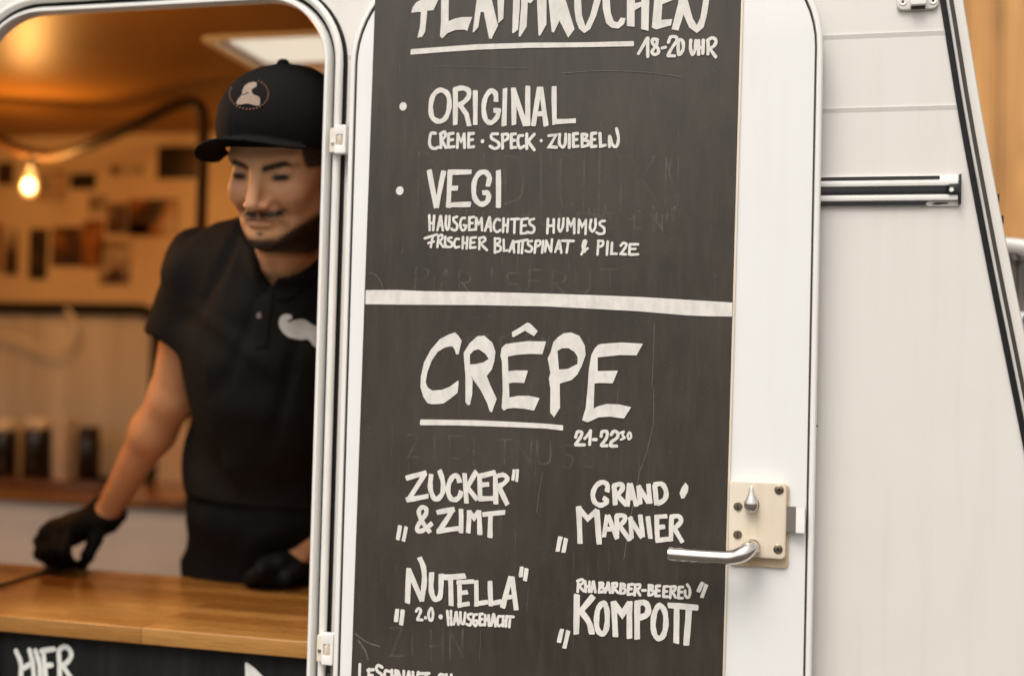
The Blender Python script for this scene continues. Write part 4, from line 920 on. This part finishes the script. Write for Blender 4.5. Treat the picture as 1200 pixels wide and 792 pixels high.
# ================================================================ the man behind the counter
# Organic shapes are signed distance fields meshed with surface nets.
def snet(f, lo, hi, h):
    lo = np.array(lo, float); hi = np.array(hi, float)
    n = np.ceil((hi-lo)/h).astype(int)+1
    ax = [lo[i]+h*np.arange(n[i]) for i in range(3)]
    X, Y, Z = np.meshgrid(*ax, indexing='ij', sparse=False)
    v = f(X.astype(np.float32), Y.astype(np.float32), Z.astype(np.float32))
    ins = v < 0
    c = [(a, b, d_) for a in (0, 1) for b in (0, 1) for d_ in (0, 1)]
    sl_ = lambda A, o: A[o[0]:n[0]-1+o[0], o[1]:n[1]-1+o[1], o[2]:n[2]-1+o[2]]
    cnt = sum(sl_(ins, o).astype(np.int8) for o in c)
    act = (cnt > 0) & (cnt < 8); idx = -np.ones(act.shape, int); K = int(act.sum()); idx[act] = np.arange(K)
    I = np.argwhere(act); acc = np.zeros((K, 3)); num = np.zeros(K)
    for o in c:
        for a in range(3):
            if o[a]: continue
            o2 = list(o); o2[a] = 1
            A = v[I[:, 0]+o[0], I[:, 1]+o[1], I[:, 2]+o[2]]; B = v[I[:, 0]+o2[0], I[:, 1]+o2[1], I[:, 2]+o2[2]]
            m = (A < 0) != (B < 0); t = np.where(m, A/(A-B+1e-12*(~m)), 0)
            q = np.repeat(np.array(o, float)[None], K, 0); q[:, a] += t
            acc += q*m[:, None]; num += m
    P = lo+(I+acc/num[:, None])*h
    F = []
    for a in range(3):
        b, d_ = (a+1) % 3, (a+2) % 3
        s0 = [slice(None)]*3; s1 = [slice(None)]*3; s0[a] = slice(0, n[a]-1); s1[a] = slice(1, n[a])
        E0, E1 = ins[tuple(s0)], ins[tuple(s1)]
        ch = E0 != E1
        J = np.argwhere(ch)
        ok = (J[:, b] > 0) & (J[:, d_] > 0) & (J[:, b] < n[b]-1) & (J[:, d_] < n[d_]-1)
        J = J[ok]; fl = E0[tuple(J.T)]
        e = np.eye(3, dtype=int)
        q = [idx[tuple((J-e[b]*i-e[d_]*j).T)] for i, j in ((0, 0), (1, 0), (1, 1), (0, 1))]
        Q = np.stack(q, 1); Q[~fl] = Q[~fl][:, ::-1]
        F.append(Q)
    F = np.concatenate(F); F = F[(F >= 0).all(1)]
    return P, F
def smin(a, b, k):
    h = np.clip(.5+.5*(b-a)/k, 0, 1); return b*(1-h)+a*h-k*h*(1-h)
def smax(a, b, k): return -smin(-a, -b, k)
class Fld:
    """p is a tuple of coordinate arrays"""
    @staticmethod
    def sph(p, c, r): return np.sqrt((p[0]-c[0])**2+(p[1]-c[1])**2+(p[2]-c[2])**2)-r
    @staticmethod
    def ell(p, c, r):
        q = [(p[i]-c[i]) for i in range(3)]
        k0 = np.sqrt(sum((q[i]/r[i])**2 for i in range(3))); k1 = np.sqrt(sum((q[i]/r[i]**2)**2 for i in range(3)))
        return k0*(k0-1)/(k1+1e-9)
    @staticmethod
    def cap(p, a, b, ra, rb, sq=None):
        a = np.array(a, float); b = np.array(b, float); d_ = b-a; L = (d_*d_).sum()
        q = [p[i]-a[i] for i in range(3)]
        t = np.clip(sum(q[i]*d_[i] for i in range(3))/L, 0, 1)
        return np.sqrt(sum((q[i]-t*d_[i])**2 for i in range(3)))-(ra+(rb-ra)*t)
sph, ell, cap = Fld.sph, Fld.ell, Fld.cap

H = at(335, 192, 1.86)
hp, hy = rad(17), rad(-2)
ex = Vector((math.cos(hy), math.sin(hy), 0))
fwd0 = Vector((math.sin(hy), -math.cos(hy), 0))
ey = (fwd0*math.cos(hp)+Vector((0, 0, -1))*math.sin(hp)).normalized()
ez = (fwd0*math.sin(hp)+Vector((0, 0, 1))*math.cos(hp)).normalized()
hr = rad(-3); ex, ez = ex*math.cos(hr)+ez*math.sin(hr), ez*math.cos(hr)-ex*math.sin(hr)
HS = 1.10
def loc(X, Y, Z):
    q = (X-H.x, Y-H.y, Z-H.z)
    return [(q[0]*a.x+q[1]*a.y+q[2]*a.z)/HS for a in (ex, ey, ez)]
def hw(x, y, z): return H+(ex*x+ey*y+ez*z)*HS
NB = at(346, 300, 2.02)                                   # base of the neck
def f_head(X, Y, Z):
    p = loc(X, Y, Z); x, y, z = p; ax_ = (np.abs(x), y, z)
    d_ = ell(p, (0, -.012, .035), (.077, .097, .092))
    d_ = smin(d_, ell(p, (0, .0235, -.028), (.0590, .0660, .080)), .02)
    d_ = smin(d_, ell(p, (0, .030, -.074), (.0415, .050, .036)), .02)
    d_ = smin(d_, cap(ax_, (.054, -.002, -.046), (.018, .064, -.089), .015, .013), .024)      # jaw bone
    d_ = smin(d_, sph(p, (0, .0755, -.0955), .0150), .020)                                     # chin
    d_ = smin(d_, cap(ax_, (.012, .0805, .0115), (.043, .066, .017), .0085, .0085), .012)        # brow
    d_ = smin(d_, sph(ax_, (.0370, .0640, -.0300), .0165), .026)                                 # cheek
    d_ = smax(d_, -sph(ax_, (.032, .0960, -.0035), .0175), .010)                              # socket
    d_ = smin(d_, sph(ax_, (.0315, .0705, -.0045), .0125), .004)                               # lidded eye
    d_ = smin(d_, cap(ax_, (.020, .0815, -.0095), (.043, .0735, -.0085), .0018, .0015), .004)   # lash line
    n_ = cap(p, (0, .0815, .012), (0, .1085, -.042), .0066, .0092)
    n_ = smin(n_, ell(ax_, (.0105, .0960, -.0445), (.0075, .0095, .0065)), .007)
    d_ = smin(d_, n_, .012)
    d_ = smax(d_, -ell(ax_, (.0060, .1045, -.0540), (.0032, .0045, .0026)), .003)
    d_ = smin(d_, ell(p, (0, .0805, -.060), (.028, .011, .013)), .010)                         # muzzle
    d_ = smin(d_, ell(p, (0, .0895, -.0635), (.0200, .0040, .0030)), .004)
    d_ = smin(d_, ell(p, (0, .0880, -.0718), (.0165, .0055, .0040)), .005)
    d_ = smax(d_, -cap(ax_, (0, .0955, -.0678), (.0310, .0770, -.0570), .0014, .0011), .0035)  # closed smiling mouth
    d_ = smax(d_, -cap(ax_, (.0240, .0870, -.046), (.0360, .0720, -.062), .0012, .0010), .012)   # smile fold
    e_ = ell(ax_, (.078, -.008, -.012), (.0085, .018, .031))
    e_ = smax(e_, -ell(ax_, (.086, -.004, -.010), (.005, .010, .020)), .004)
    return smin(d_, e_, .006)*HS
def f_neck(X, Y, Z):
    p = (X, Y, Z)
    a = hw(0, -.028, -.055)
    d_ = cap(p, a, NB, .055*HS, .062)
    for sx in (-1, 1):                                    # sternomastoid
        d_ = smin(d_, cap(p, hw(sx*.052, -.022, -.052), NB+Vector((sx*.018, -.058, -.025)), .014, .011), .02)
    return d_
# torso joints
UC = at(325, 352, 2.07); CH = at(321, 440, 2.13); WA = at(310, 545, 2.24); PV = at(311, 640, 2.33)
SR = at(233, 311, 2.08); SL = Vector((2*UC.x-SR.x+.02, SR.y+.0, SR.z-.004))
ER = at(203, 464, 2.20); WR = at(127, 598, 2.345)
EL = at(436, 545, 2.20); WL = at(345, 650, 2.22)
def f_torso(p, g=0):
    d_ = ell(p, UC+Vector((0, .015, -.035)), (.172+g, .110+g, .150+g))
    d_ = smin(d_, ell(p, CH, (.150+g, .108+g, .165+g)), .06)
    d_ = smin(d_, ell(p, WA, (.149+g, .104+g, .165+g)), .06)
    d_ = smin(d_, ell(p, PV, (.160+g, .118+g, .130+g)), .06)
    for sh_ in (SR, SL):
        d_ = smin(d_, cap(p, NB+Vector((0, .022, -.012)), sh_+Vector((0, .01, 0)), .060+g, .050+g), .045)
        d_ = smin(d_, cap(p, NB+Vector((0, .035, .03)), sh_*.78+NB*.22+Vector((0, .02, .014)), .045+g, .043+g), .05)
    return d_
def f_arms(p, g=0):
    d_ = cap(p, SR+(ER-SR)*.10, ER, .044+g, .041+g); q = ER+(WR-ER)*.30
    d_ = smin(d_, cap(p, ER, q, .040+g, .041+g), .02); d_ = smin(d_, cap(p, q, WR, .039+g, .0245+g), .02)
    e_ = cap(p, SL+(EL-SL)*.10, EL, .044+g, .041+g); e_ = smin(e_, cap(p, EL, WL, .042+g, .027+g), .02)
    return np.minimum(d_, e_)
# hands: the right one leans on its finger tips, the left one rests on the counter's rear edge
def tip(x, y, up=.008): return onZ(x, y, CZ)+Vector((0, 0, up))
def hand(p, g, W0, kn, pip, tips, thumb, palm_r):
    d_ = cap(p, W0, kn[0].lerp(kn[-1], .5), .027+g, .030+g)
    for k in kn: d_ = smin(d_, cap(p, W0, k, .021+g, palm_r+g), .012)
    for k, m_, t_ in zip(kn, pip, tips):
        f_ = smin(cap(p, k, m_, .0105+g, .0095+g), cap(p, m_, t_, .0092+g, .0078+g), .003); d_ = smin(d_, f_, .005)
    f_ = smin(smin(cap(p, thumb[0], thumb[1], .015+g, .0118+g), cap(p, thumb[1], thumb[2], .0115+g, .010+g), .004), cap(p, thumb[2], thumb[3], .010+g, .008+g), .004)
    return smin(d_, f_, .010)
RK = [at(80, 622, 2.285), at(68, 622, 2.300), at(57, 627, 2.318), at(50, 634, 2.338)]
RP = [at(75, 645, 2.245), at(62, 644, 2.255), at(52, 646, 2.275), at(47, 649, 2.300)]
RT = [tip(82, 666), tip(73, 666), tip(64, 665), tip(58, 664)]
RTH = [at(119, 612, 2.33), at(111, 632, 2.315), at(103, 650, 2.30), tip(97, 667)]
LK = [at(326, 660, 2.165), at(317, 664, 2.175), at(312, 669, 2.19), at(310, 675, 2.21)]
LPp = [at(306, 668, 2.14), at(298, 672, 2.15), at(294, 676, 2.165), at(294, 680, 2.185)]
LT = [tip(314, 687), tip(306, 687), tip(301, 686), tip(300, 684)]
LTH = [at(350, 662, 2.20), at(344, 670, 2.175), at(336, 676, 2.16), tip(326, 689)]
def f_hands(p, g): return np.minimum(hand(p, g, WR+(WR-ER).normalized()*.015, RK, RP, RT, RTH, .0145), hand(p, g, WL, LK, LPp, LT, LTH, .0145))
def f_body(X, Y, Z):
    p = (X, Y, Z)
    d_ = smin(f_torso(p, -.013), f_arms(p), .03); d_ = smin(d_, f_neck(X, Y, Z), .03)
    return np.minimum(smin(d_, f_hands(p, -.0015), .012), f_head(X, Y, Z))

man = empty('person', (PV.x, PV.y+.02, FLOOR), 'bearded man in black cap, polo shirt and gloves leaning over the serving counter', 'person')
def joined(name, parts, m, parent):
    vs = np.concatenate([q[0] for q in parts]); fs = []; o = 0
    for P, F in parts: fs.append(F+o); o += len(P)
    fs = np.concatenate(fs)
    me = bpy.data.meshes.new(name); me.from_pydata(vs.tolist(), [], fs.tolist()); me.update()
    return me, vs, link(name, me, m, parent, True)
zc = NB.z+.012
Hc = np.array(H)
low_box = np.array([min(SR.x, WR.x, at(40, 640, 2.34).x)-.07, min(onZ(306, 690, CZ).y, H.y)-.10, PV.z-.14]); hi_box = np.array([SL.x+.12, PV.y+.17, zc])
hi_box[0] = max(hi_box[0], EL.x+.07)
part_low = snet(lambda X, Y, Z: np.maximum(f_body(X, Y, Z), Z-(zc-.001)), low_box, hi_box+.012, .0062)
part_head = snet(lambda X, Y, Z: np.maximum(smin(f_head(X, Y, Z), f_neck(X, Y, Z), .028), (zc-.012)-Z), [Hc[0]-.13, Hc[1]-.16, zc-.02], [Hc[0]+.13, Hc[1]+.21, Hc[2]+.17], .0023)
# the low part is meshed again finely around the two hands' finger tips by the gloves below
def m_skin():
    t = NT('skin')
    at_ = t.n.new('ShaderNodeAttribute'); at_.attribute_name = 'tone'
    sp = t.n.new('ShaderNodeSeparateColor'); t.l.new(at_.outputs['Color'], sp.inputs[0])
    n1 = t.noise(38, detail=8, rough=.7); n2 = t.noise(700, detail=2)
    k = t.mix(n1, (.52, .245, .115, 1), (.68, .35, .175, 1))
    k = t.mix(sp.outputs[1], k, (.40, .13, .09, 1))
    hr_ = t.math('MULTIPLY', sp.outputs[0], t.math('ADD', t.math('MULTIPLY', t.noise(420, detail=3, rough=.8), 1.5), .28), True)
    k = t.mix(hr_, k, (.020, .012, .008, 1))
    t.set(color=k, rough=t.math('ADD', t.math('MULTIPLY', n1, .2), .46), sss=.10, spec=.35)
    t.b.inputs['Subsurface Radius'].default_value = (.012, .004, .002)
    t.bump(t.math('ADD', n2, t.noise(160, detail=4)), .14, .0009); return t.m
me, vs, body = joined('body', [part_low, part_head], m_skin(), man)
q = vs; lx, ly, lz = [np.array(a) for a in loc(q[:, 0], q[:, 1], q[:, 2])]
sm_ = lambda e0, e1, x: (lambda t: t*t*(3-2*t))(np.clip((x-e0)/(e1-e0), 0, 1))
a = np.abs(lx)
# moustache, chin and jaw stubble, brows, lashes, hair behind the temples
hair = .80*np.exp(-((lz+.0575-.06*np.maximum(a-.012, 0))/.0062)**2)*(1-sm_(.028, .040, a))*sm_(.066, .078, ly)*(1-.5*np.exp(-(a/.003)**2))
jaw = sm_(.006, -.010, lz-(-.0895+.62*np.maximum(a-.022, 0)**1.0*1.15))*sm_(-.150, -.124, lz+0*a)*sm_(-.055, -.03, ly)*(sm_(-.132, -.112, lz-.35*np.minimum(ly-.03, 0)))
hair = np.maximum(hair, .86*jaw)
hair = np.maximum(hair, .6*np.exp(-(a/.006)**2)*np.exp(-((lz+.0845)/.0042)**2)*(ly > .06))
hair = np.maximum(hair, .30*np.exp(-((a-.033)/.006)**2)*np.exp(-((lz+.074)/.012)**2)*(ly > .03))
side = sm_(.052, .060, a)*np.exp(-((ly-.012)/.012)**2)*sm_(-.075, -.045, lz)*sm_(.05, .0, lz)*.9
hair = np.maximum(hair, side)
brow = np.exp(-((lz-(.0045+.26*np.minimum(a-.012, .024)-.30*np.maximum(a-.038, 0)))/.0046)**2)*sm_(.006, .014, a)*np.exp(-np.maximum((a-.030)/.017, 0)**3)*(ly > .04)
hair = np.maximum(hair, .92*brow)
lash = np.exp(-((lz+.0080-.05*(a-.02))/.0048)**2)*np.exp(-((a-.031)/.0125)**4)*sm_(.010, .016, a)*(1-sm_(.044, .049, a))*(ly > .055)
hair = np.maximum(hair, .9*lash)
skull = sm_(.01, -.01, ly-(.020+.75*np.clip(lz, -.02, .035)))*sm_(-.045, -.02, lz+.15*(ly))*(a > .02)
hair = np.maximum(hair, skull*.97*(1-((a > .070) & (ly < .012) & (ly > -.03) & (lz < .022) & (lz > -.045))))
temple = sm_(.046, .054, a)*sm_(-.004, .008, lz)*sm_(.064, .052, ly+.35*np.maximum(.02-lz, 0))*(lx > 0)
hair = np.maximum(hair, .95*temple)
lip = np.exp(-((lz+.0675-7*a*a)/.0055)**2)*(1-sm_(.017, .024, a))*(ly > .078)*.55
lip = np.maximum(lip, .35*np.exp(-((a-.042)/.016)**2-((lz+.028)/.018)**2)*(ly > .03))
lip = np.maximum(lip, .35*np.exp(-(a/.014)**2-((lz+.038)/.012)**2)*(ly > .085))
onh = (vs[:, 2] > NB.z-.035)
hair = np.clip(hair*1.25, 0, 1)*onh; lip = lip*onh
ca = me.color_attributes.new('tone', 'FLOAT_COLOR', 'POINT')
ca.data.foreach_set('color', np.stack([hair, lip, hair*0, hair*0+1], 1).astype(np.float32).ravel())

def cloth(name, col, rough=.85, scale=900, sheen=0, wr=.35):
    t = NT(name); w = t.noise(scale, detail=2); f = t.noise(9, t.mp((1, 1, .6)), detail=5, dist=1.5)
    t.set(color=t.mix(w, (*[x*.7 for x in col], 1), (*[x*1.35 for x in col], 1)), rough=rough, sheen=sheen, spec=.12)
    b = t.n.new('ShaderNodeBump'); b.inputs['Strength'].default_value = wr; b.inputs['Distance'].default_value = .012; t.l.new(f, b.inputs['Height'])
    b2_ = t.n.new('ShaderNodeBump'); b2_.inputs['Strength'].default_value = .25; b2_.inputs['Distance'].default_value = .0006; t.l.new(w, b2_.inputs['Height']); t.l.new(b.outputs[0], b2_.inputs['Normal'])
    t.l.new(b2_.outputs[0], t.b.inputs['Normal']); return t.m
M['shirt'] = cloth('black_pique', (.0095, .008, .007))
M['trouser'] = cloth('black_twill', (.0055, .005, .0047), wr=.5)
M['glove'] = simple('black_nitrile', (.005, .0046, .0046), .7, var=.3, bump=.35, spec=.12)
M['cap'] = cloth('black_cap_cotton', (.006, .005, .0047), wr=.12)

# polo shirt
VA = at(314, 338, 1.96)                                   # point of the neckline
sdir_ = (ER-SR).normalized(); cutR = SR+(ER-SR)*.52; sdir_ = (sdir_*.5+Vector((0, 0, -1))*.5).normalized()
sdl = (EL-SL).normalized(); cutL = SL+(EL-SL)*.43
HEM = at(300, 588, 2.2).z
def folds(X, Y, Z):
    return (.0050*np.sin(22*X+30*Z+2.5*np.sin(9*X-11*Z)+1.2)*np.sin(13*Z-8*X+.6)-.0055*np.maximum(0, np.sin(38*Z-40*X+2.2*np.sin(14*X+6*Z)))**3*np.sin(9*X+5*Z+1)-.006*np.maximum(0, np.sin(30*Z+26*X+1.8*np.sin(11*Z)))**4*np.sin(7*Z-6*X))
def f_shirt(X, Y, Z):
    p = (X, Y, Z)
    t_ = f_torso(p, .011)
    t_ = smax(t_, (HEM+.10*(X-PV.x)*-.55)-Z, .008)
    a1 = cap(p, SR+(ER-SR)*.12, cutR, .056, .072); a1 = smax(a1, (X-cutR.x)*sdir_.x+(Y-cutR.y)*sdir_.y+(Z-cutR.z)*sdir_.z, .004)
    a2 = cap(p, SL+(EL-SL)*.12, cutL, .056, .067); a2 = smax(a2, (X-cutL.x)*sdl.x+(Y-cutL.y)*sdl.y+(Z-cutL.z)*sdl.z, .004)
    hm = np.clip(-((X-cutR.x)*sdir_.x+(Y-cutR.y)*sdir_.y+(Z-cutR.z)*sdir_.z)/.05, 0, 1)*np.clip((Z-HEM)/.05, 0, 1)
    d_ = smin(smin(t_, a1, .04), a2, .04)+folds(X, Y, Z)*np.where(X < SR.x+.04, hm, np.clip((Z-HEM)/.05, 0, 1))
    # stand-up collar
    cdir = (NB-hw(0, -.028, -.055)).normalized()
    col_ = np.maximum(np.abs(f_neck(X, Y, Z)-.012)-.0035, np.abs((X-NB.x)*cdir.x+(Y-NB.y)*cdir.y+(Z-NB.z)*cdir.z+.012)-.026)
    d_ = smin(d_, col_, .012)
    # neckline: a wedge open towards the chin
    u = X-VA.x; w_ = Z-VA.z
    wed = np.maximum(np.maximum(-(w_)+np.abs(u-.02*np.clip(w_/.06, 0, 1))*1.15, Y-(NB.y-.018)), -w_-.004)
    return smax(d_, -wed*.7, .004)
lo = np.array([min(SR.x, cutR.x)-.10, UC.y-.19, HEM-.04]); hi = np.array([SL.x+.13, PV.y+.16, NB.z+.075])
P, F = snet(f_shirt, lo, hi, .0055)
me, _, shirt = joined('polo_shirt', [(P, F)], M['shirt'], man)
def front_of(x, y, f, d0=1.6, d1=2.6):
    """march a view ray to the first surface of a field"""
    r = ray(x, y); dd = d0
    for _i in range(200):
        q = CAMP+r*dd; v = float(f(np.array([q.x]), np.array([q.y]), np.array([q.z]))[0])
        if v < .0004: break
        dd += max(v*.6, .0003)
    return CAMP+r*dd
def decal(name, pxs, f, m, parent, lift=.0015, thick=.002):
    """a thin patch of real thickness sewn on a curved surface"""
    from mathutils.geometry import tessellate_polygon
    bm = bmesh.new(); vs_ = [bm.verts.new(front_of(x, y, f)) for x, y in pxs]
    for tri in tessellate_polygon([[Vector((x, y, 0)) for x, y in pxs]]): bm.faces.new([vs_[k] for k in tri])
    bmesh.ops.subdivide_edges(bm, edges=bm.edges[:], cuts=3, use_grid_fill=True)
    for v in bm.verts:
        d_ = (v.co-CAMP); dd = d_.dot(FWD); r = d_/dd
        q = v.co
        for _i in range(60):
            val = float(f(np.array([q.x]), np.array([q.y]), np.array([q.z]))[0])
            if abs(val) < .0002: break
            q = q+r*val*.7
        v.co = q-r*lift
    return from_bm(name, bm, m, parent, True)
emb = NT('white_print'); emb.set(color=emb.ramp(emb.noise(300), [(.3, (.60, .57, .52)), (.7, (.68, .65, .60))]), rough=.7)
# moustache emblem: traced outline, the right half mirrors the left and lies behind the door post
ms = [(280+x/7.917, 330+y/7.917) for x, y in [(455,300),(490,315),(492,345),(470,350),(452,368),(458,380),(500,362),(560,348),(610,352),(650,378),(680,400),(725,415),(780,412),(850,400),(900,405),(930,430),(930,455),(905,470),(900,500),(870,545),(820,590),(770,612),(725,615),(690,595),(655,545),(630,530),(580,540),(520,532),(460,515),(410,475),(380,430),(368,385),(375,345),(400,312),(430,300)]]
decal('moustache_emblem', ms, f_shirt, emb.m, man, .002)
qb = front_of(304, 370, f_shirt)
lathe('button', [(.0052, 0), (.0052, .0014), (.004, .002), (.002, .0012), (0, .0012)], qb+Vector((0, -.0005, 0)), simple('horn_button', (.14, .09, .09), .35), man, 'Y', 16)

decal('placket', [(304,344),(320,338),(318,360),(312,405),(297,408),(298,375)], f_shirt, M['shirt'], shirt, .0022)
decal('collar_flap', [(287,264),(294,282),(301,306),(313,338),(303,346),(288,331),(279,306),(278,280)], f_shirt, M['shirt'], shirt, .004)
decal('collar_flap', [(316,339),(338,326),(362,308),(378,300),(380,318),(362,333),(338,350),(324,351)], f_shirt, M['shirt'], shirt, .004)
# trousers with the apron front
KN_R, KN_L = Vector((PV.x-.095, PV.y-.04, FLOOR+.50)), Vector((PV.x+.10, PV.y-.02, FLOOR+.50))
AN_R, AN_L = Vector((PV.x-.11, PV.y+.05, FLOOR+.09)), Vector((PV.x+.13, PV.y+.06, FLOOR+.09))
HP_R, HP_L = PV+Vector((-.074, 0, -.05)), PV+Vector((.074, 0, -.05))
def f_trous(X, Y, Z):
    p = (X, Y, Z)
    d_ = ell(p, PV+Vector((0, 0, .02)), (.158, .128, .150))
    d_ = smin(d_, ell(p, WA+Vector((0, .01, -.06)), (.150, .110, .11)), .05)
    for h_, k_, a_ in ((HP_R, KN_R, AN_R), (HP_L, KN_L, AN_L)):
        d_ = smin(d_, smin(cap(p, h_, k_, .090, .066), cap(p, k_, a_, .066, .054), .02), .03)
    d_ = smax(d_, Z-(HEM+.035), .004)
    return d_+.8*folds(X*1.1, Y, Z)
P, F = snet(f_trous, [PV.x-.26, PV.y-.20, FLOOR+.03], [PV.x+.28, PV.y+.20, HEM+.06], .010)
joined('trousers', [(P, F)], M['trouser'], man)
for a_ in (AN_R, AN_L):
    bm = bmesh.new(); bm_box(bm, (a_.x-.048, a_.y-.20, FLOOR+.0005), (a_.x+.048, a_.y+.085, FLOOR+.085), .03, 4)
    for v in bm.verts:
        if v.co.z > FLOOR+.05 and v.co.y < a_.y-.07: v.co.z -= .03
    from_bm('shoe', bm, M['black'], man, True)
# apron hanging over the hips
ap = [front_of(x, y, f_trous, 1.9, 2.7) for x, y in ()]

# gloves
wd = (WR-ER).normalized(); cuffR = WR+wd*-.006
wl = (WL-EL).normalized(); cuffL = WL+wl*-.012
def f_glove(X, Y, Z):
    p = (X, Y, Z)
    g1 = hand(p, .0028, WR+wd*.015, RK, RP, RT, RTH, .0145)
    g1 = smin(g1, cap(p, cuffR, WR+wd*.03, .0335, .030), .015)
    s1 = (X-cuffR.x)*wd.x+(Y-cuffR.y)*wd.y+(Z-cuffR.z)*wd.z
    g1 = smin(g1, smax(cap(p, cuffR-wd*.01, cuffR+wd*.02, .0365, .0355), np.abs(s1-.001)-.005, .003), .006)
    g1 = smax(g1, -s1, .002)
    g2 = hand(p, .0028, WL, LK, LPp, LT, LTH, .0145)
    g2 = smin(g2, cap(p, cuffL, WL, .032, .031), .012)
    g2 = smax(g2, -((X-cuffL.x)*wl.x+(Y-cuffL.y)*wl.y+(Z-cuffL.z)*wl.z), .002)
    d_ = np.minimum(g1, g2)+.0012*np.sin(140*X+60*Z)*np.sin(90*Z+40*Y)
    return smax(d_, (CZ+.0006)-Z, .001)
for nm, c0, c1 in (('glove', RK+RT+RP+RTH, cuffR), ('glove', LK+LT+LPp+LTH, cuffL)):
    A_ = np.array([list(v) for v in c0+[c1]]); P, F = snet(f_glove, A_.min(0)-.045, A_.max(0)+.045, .0034)
    joined(nm, [(P, F)], M['glove'], man)

# cap
def f_cap(X, Y, Z):
    p = loc(X, Y, Z); ca_, sa_ = math.cos(rad(17)), math.sin(rad(17)); p = [p[0]*ca_+p[1]*sa_, p[1]*ca_-p[0]*sa_, p[2]]; x, y, z = p
    ou = ell(p, (0, -.008, .046), (.0865, .106, .092))
    ou = smin(ou, ell(p, (0, .028, .062), (.060, .060, .056)), .03)        # stiff front panels
    inn = ell(p, (0, -.010, .040), (.0815, .1015, .082))
    rim = .033-1.2*x*x+.06*x+.16*np.minimum(y-.03, 0)+.16*np.maximum(y-.05, 0)*0
    d_ = smax(ou, -(z-rim), .003); d_ = smax(d_, -inn, .002)
    d_ = np.minimum(d_, ell(p, (0, -.006, .139), (.0085, .0085, .0055)))   # top button
    # curved peak
    yy = y-.078; arch = .042-3.0*x*x+.17*x+.10*np.maximum(yy, -.03)-.6*np.maximum(yy, 0)**2
    out = np.sqrt((x/.086)**2+(np.maximum(yy+.02, 0)/.078)**2)-1
    br = np.maximum(np.abs(z-arch)*.8-.0017, out*.07)
    br = np.maximum(br, -(y-.046)); br = smax(br, -ell(p, (0, -.012, .035), (.0795, .0985, .094)), .002)
    seam = .0009*np.exp(-(np.abs(x)/.0016)**2)*(y > 0)
    return (smin(d_, br, .003)+seam)*HS
P, F = snet(f_cap, [Hc[0]-.125, Hc[1]-.26, Hc[2]-.09], [Hc[0]+.125, Hc[1]+.16, Hc[2]+.21], .0024)
me, _, capo = joined('cap', [(P, F)], M['cap'], man)
# pale badge on the cap: a little bust over a curled moustache shape inside a stitched ring
def CPX(x, y): return (255+x/13.2, 85+y/13.2)
def patch(name, pts, m): 
    return decal(name, [CPX(*q_) for q_ in pts], f_cap, m, capo, .0012)
badge = simple('tan_thread', (.27, .195, .145), .8, var=.25, scale=260)
patch('badge_bust', [(375,345),(385,270),(420,205),(480,165),(560,145),(605,165),(605,215),(560,245),(525,265),(530,310),(560,345),(640,375),(660,430),(650,510),(590,515),(500,490),(440,480),(380,495),(310,505),(285,470),(320,410)], badge)
patch('badge_brim', [(380,345),(420,330),(480,300),(470,318),(425,345),(390,355)], M['cap'])
thr = simple('rust_thread', (.16, .075, .04), .8, var=.3, scale=300)
rp_ = []
for k in range(26):
    an = rad(-60+k*10.5)
    rp_.append((490+300*math.cos(an), 340+235*math.sin(an)))
for k in range(0, 26, 1):
    q0 = front_of(*CPX(*rp_[k]), f_cap)
    rp_[k] = q0+Vector((0, -.0006, 0))
bm = bmesh.new()
for q0 in rp_: bm_lathe(bm, [(.0016, -.0006), (.0016, .0004), (.0008, .0010)], q0, 'Y', 6)
from_bm('badge_stitching', bm, thr, capo)
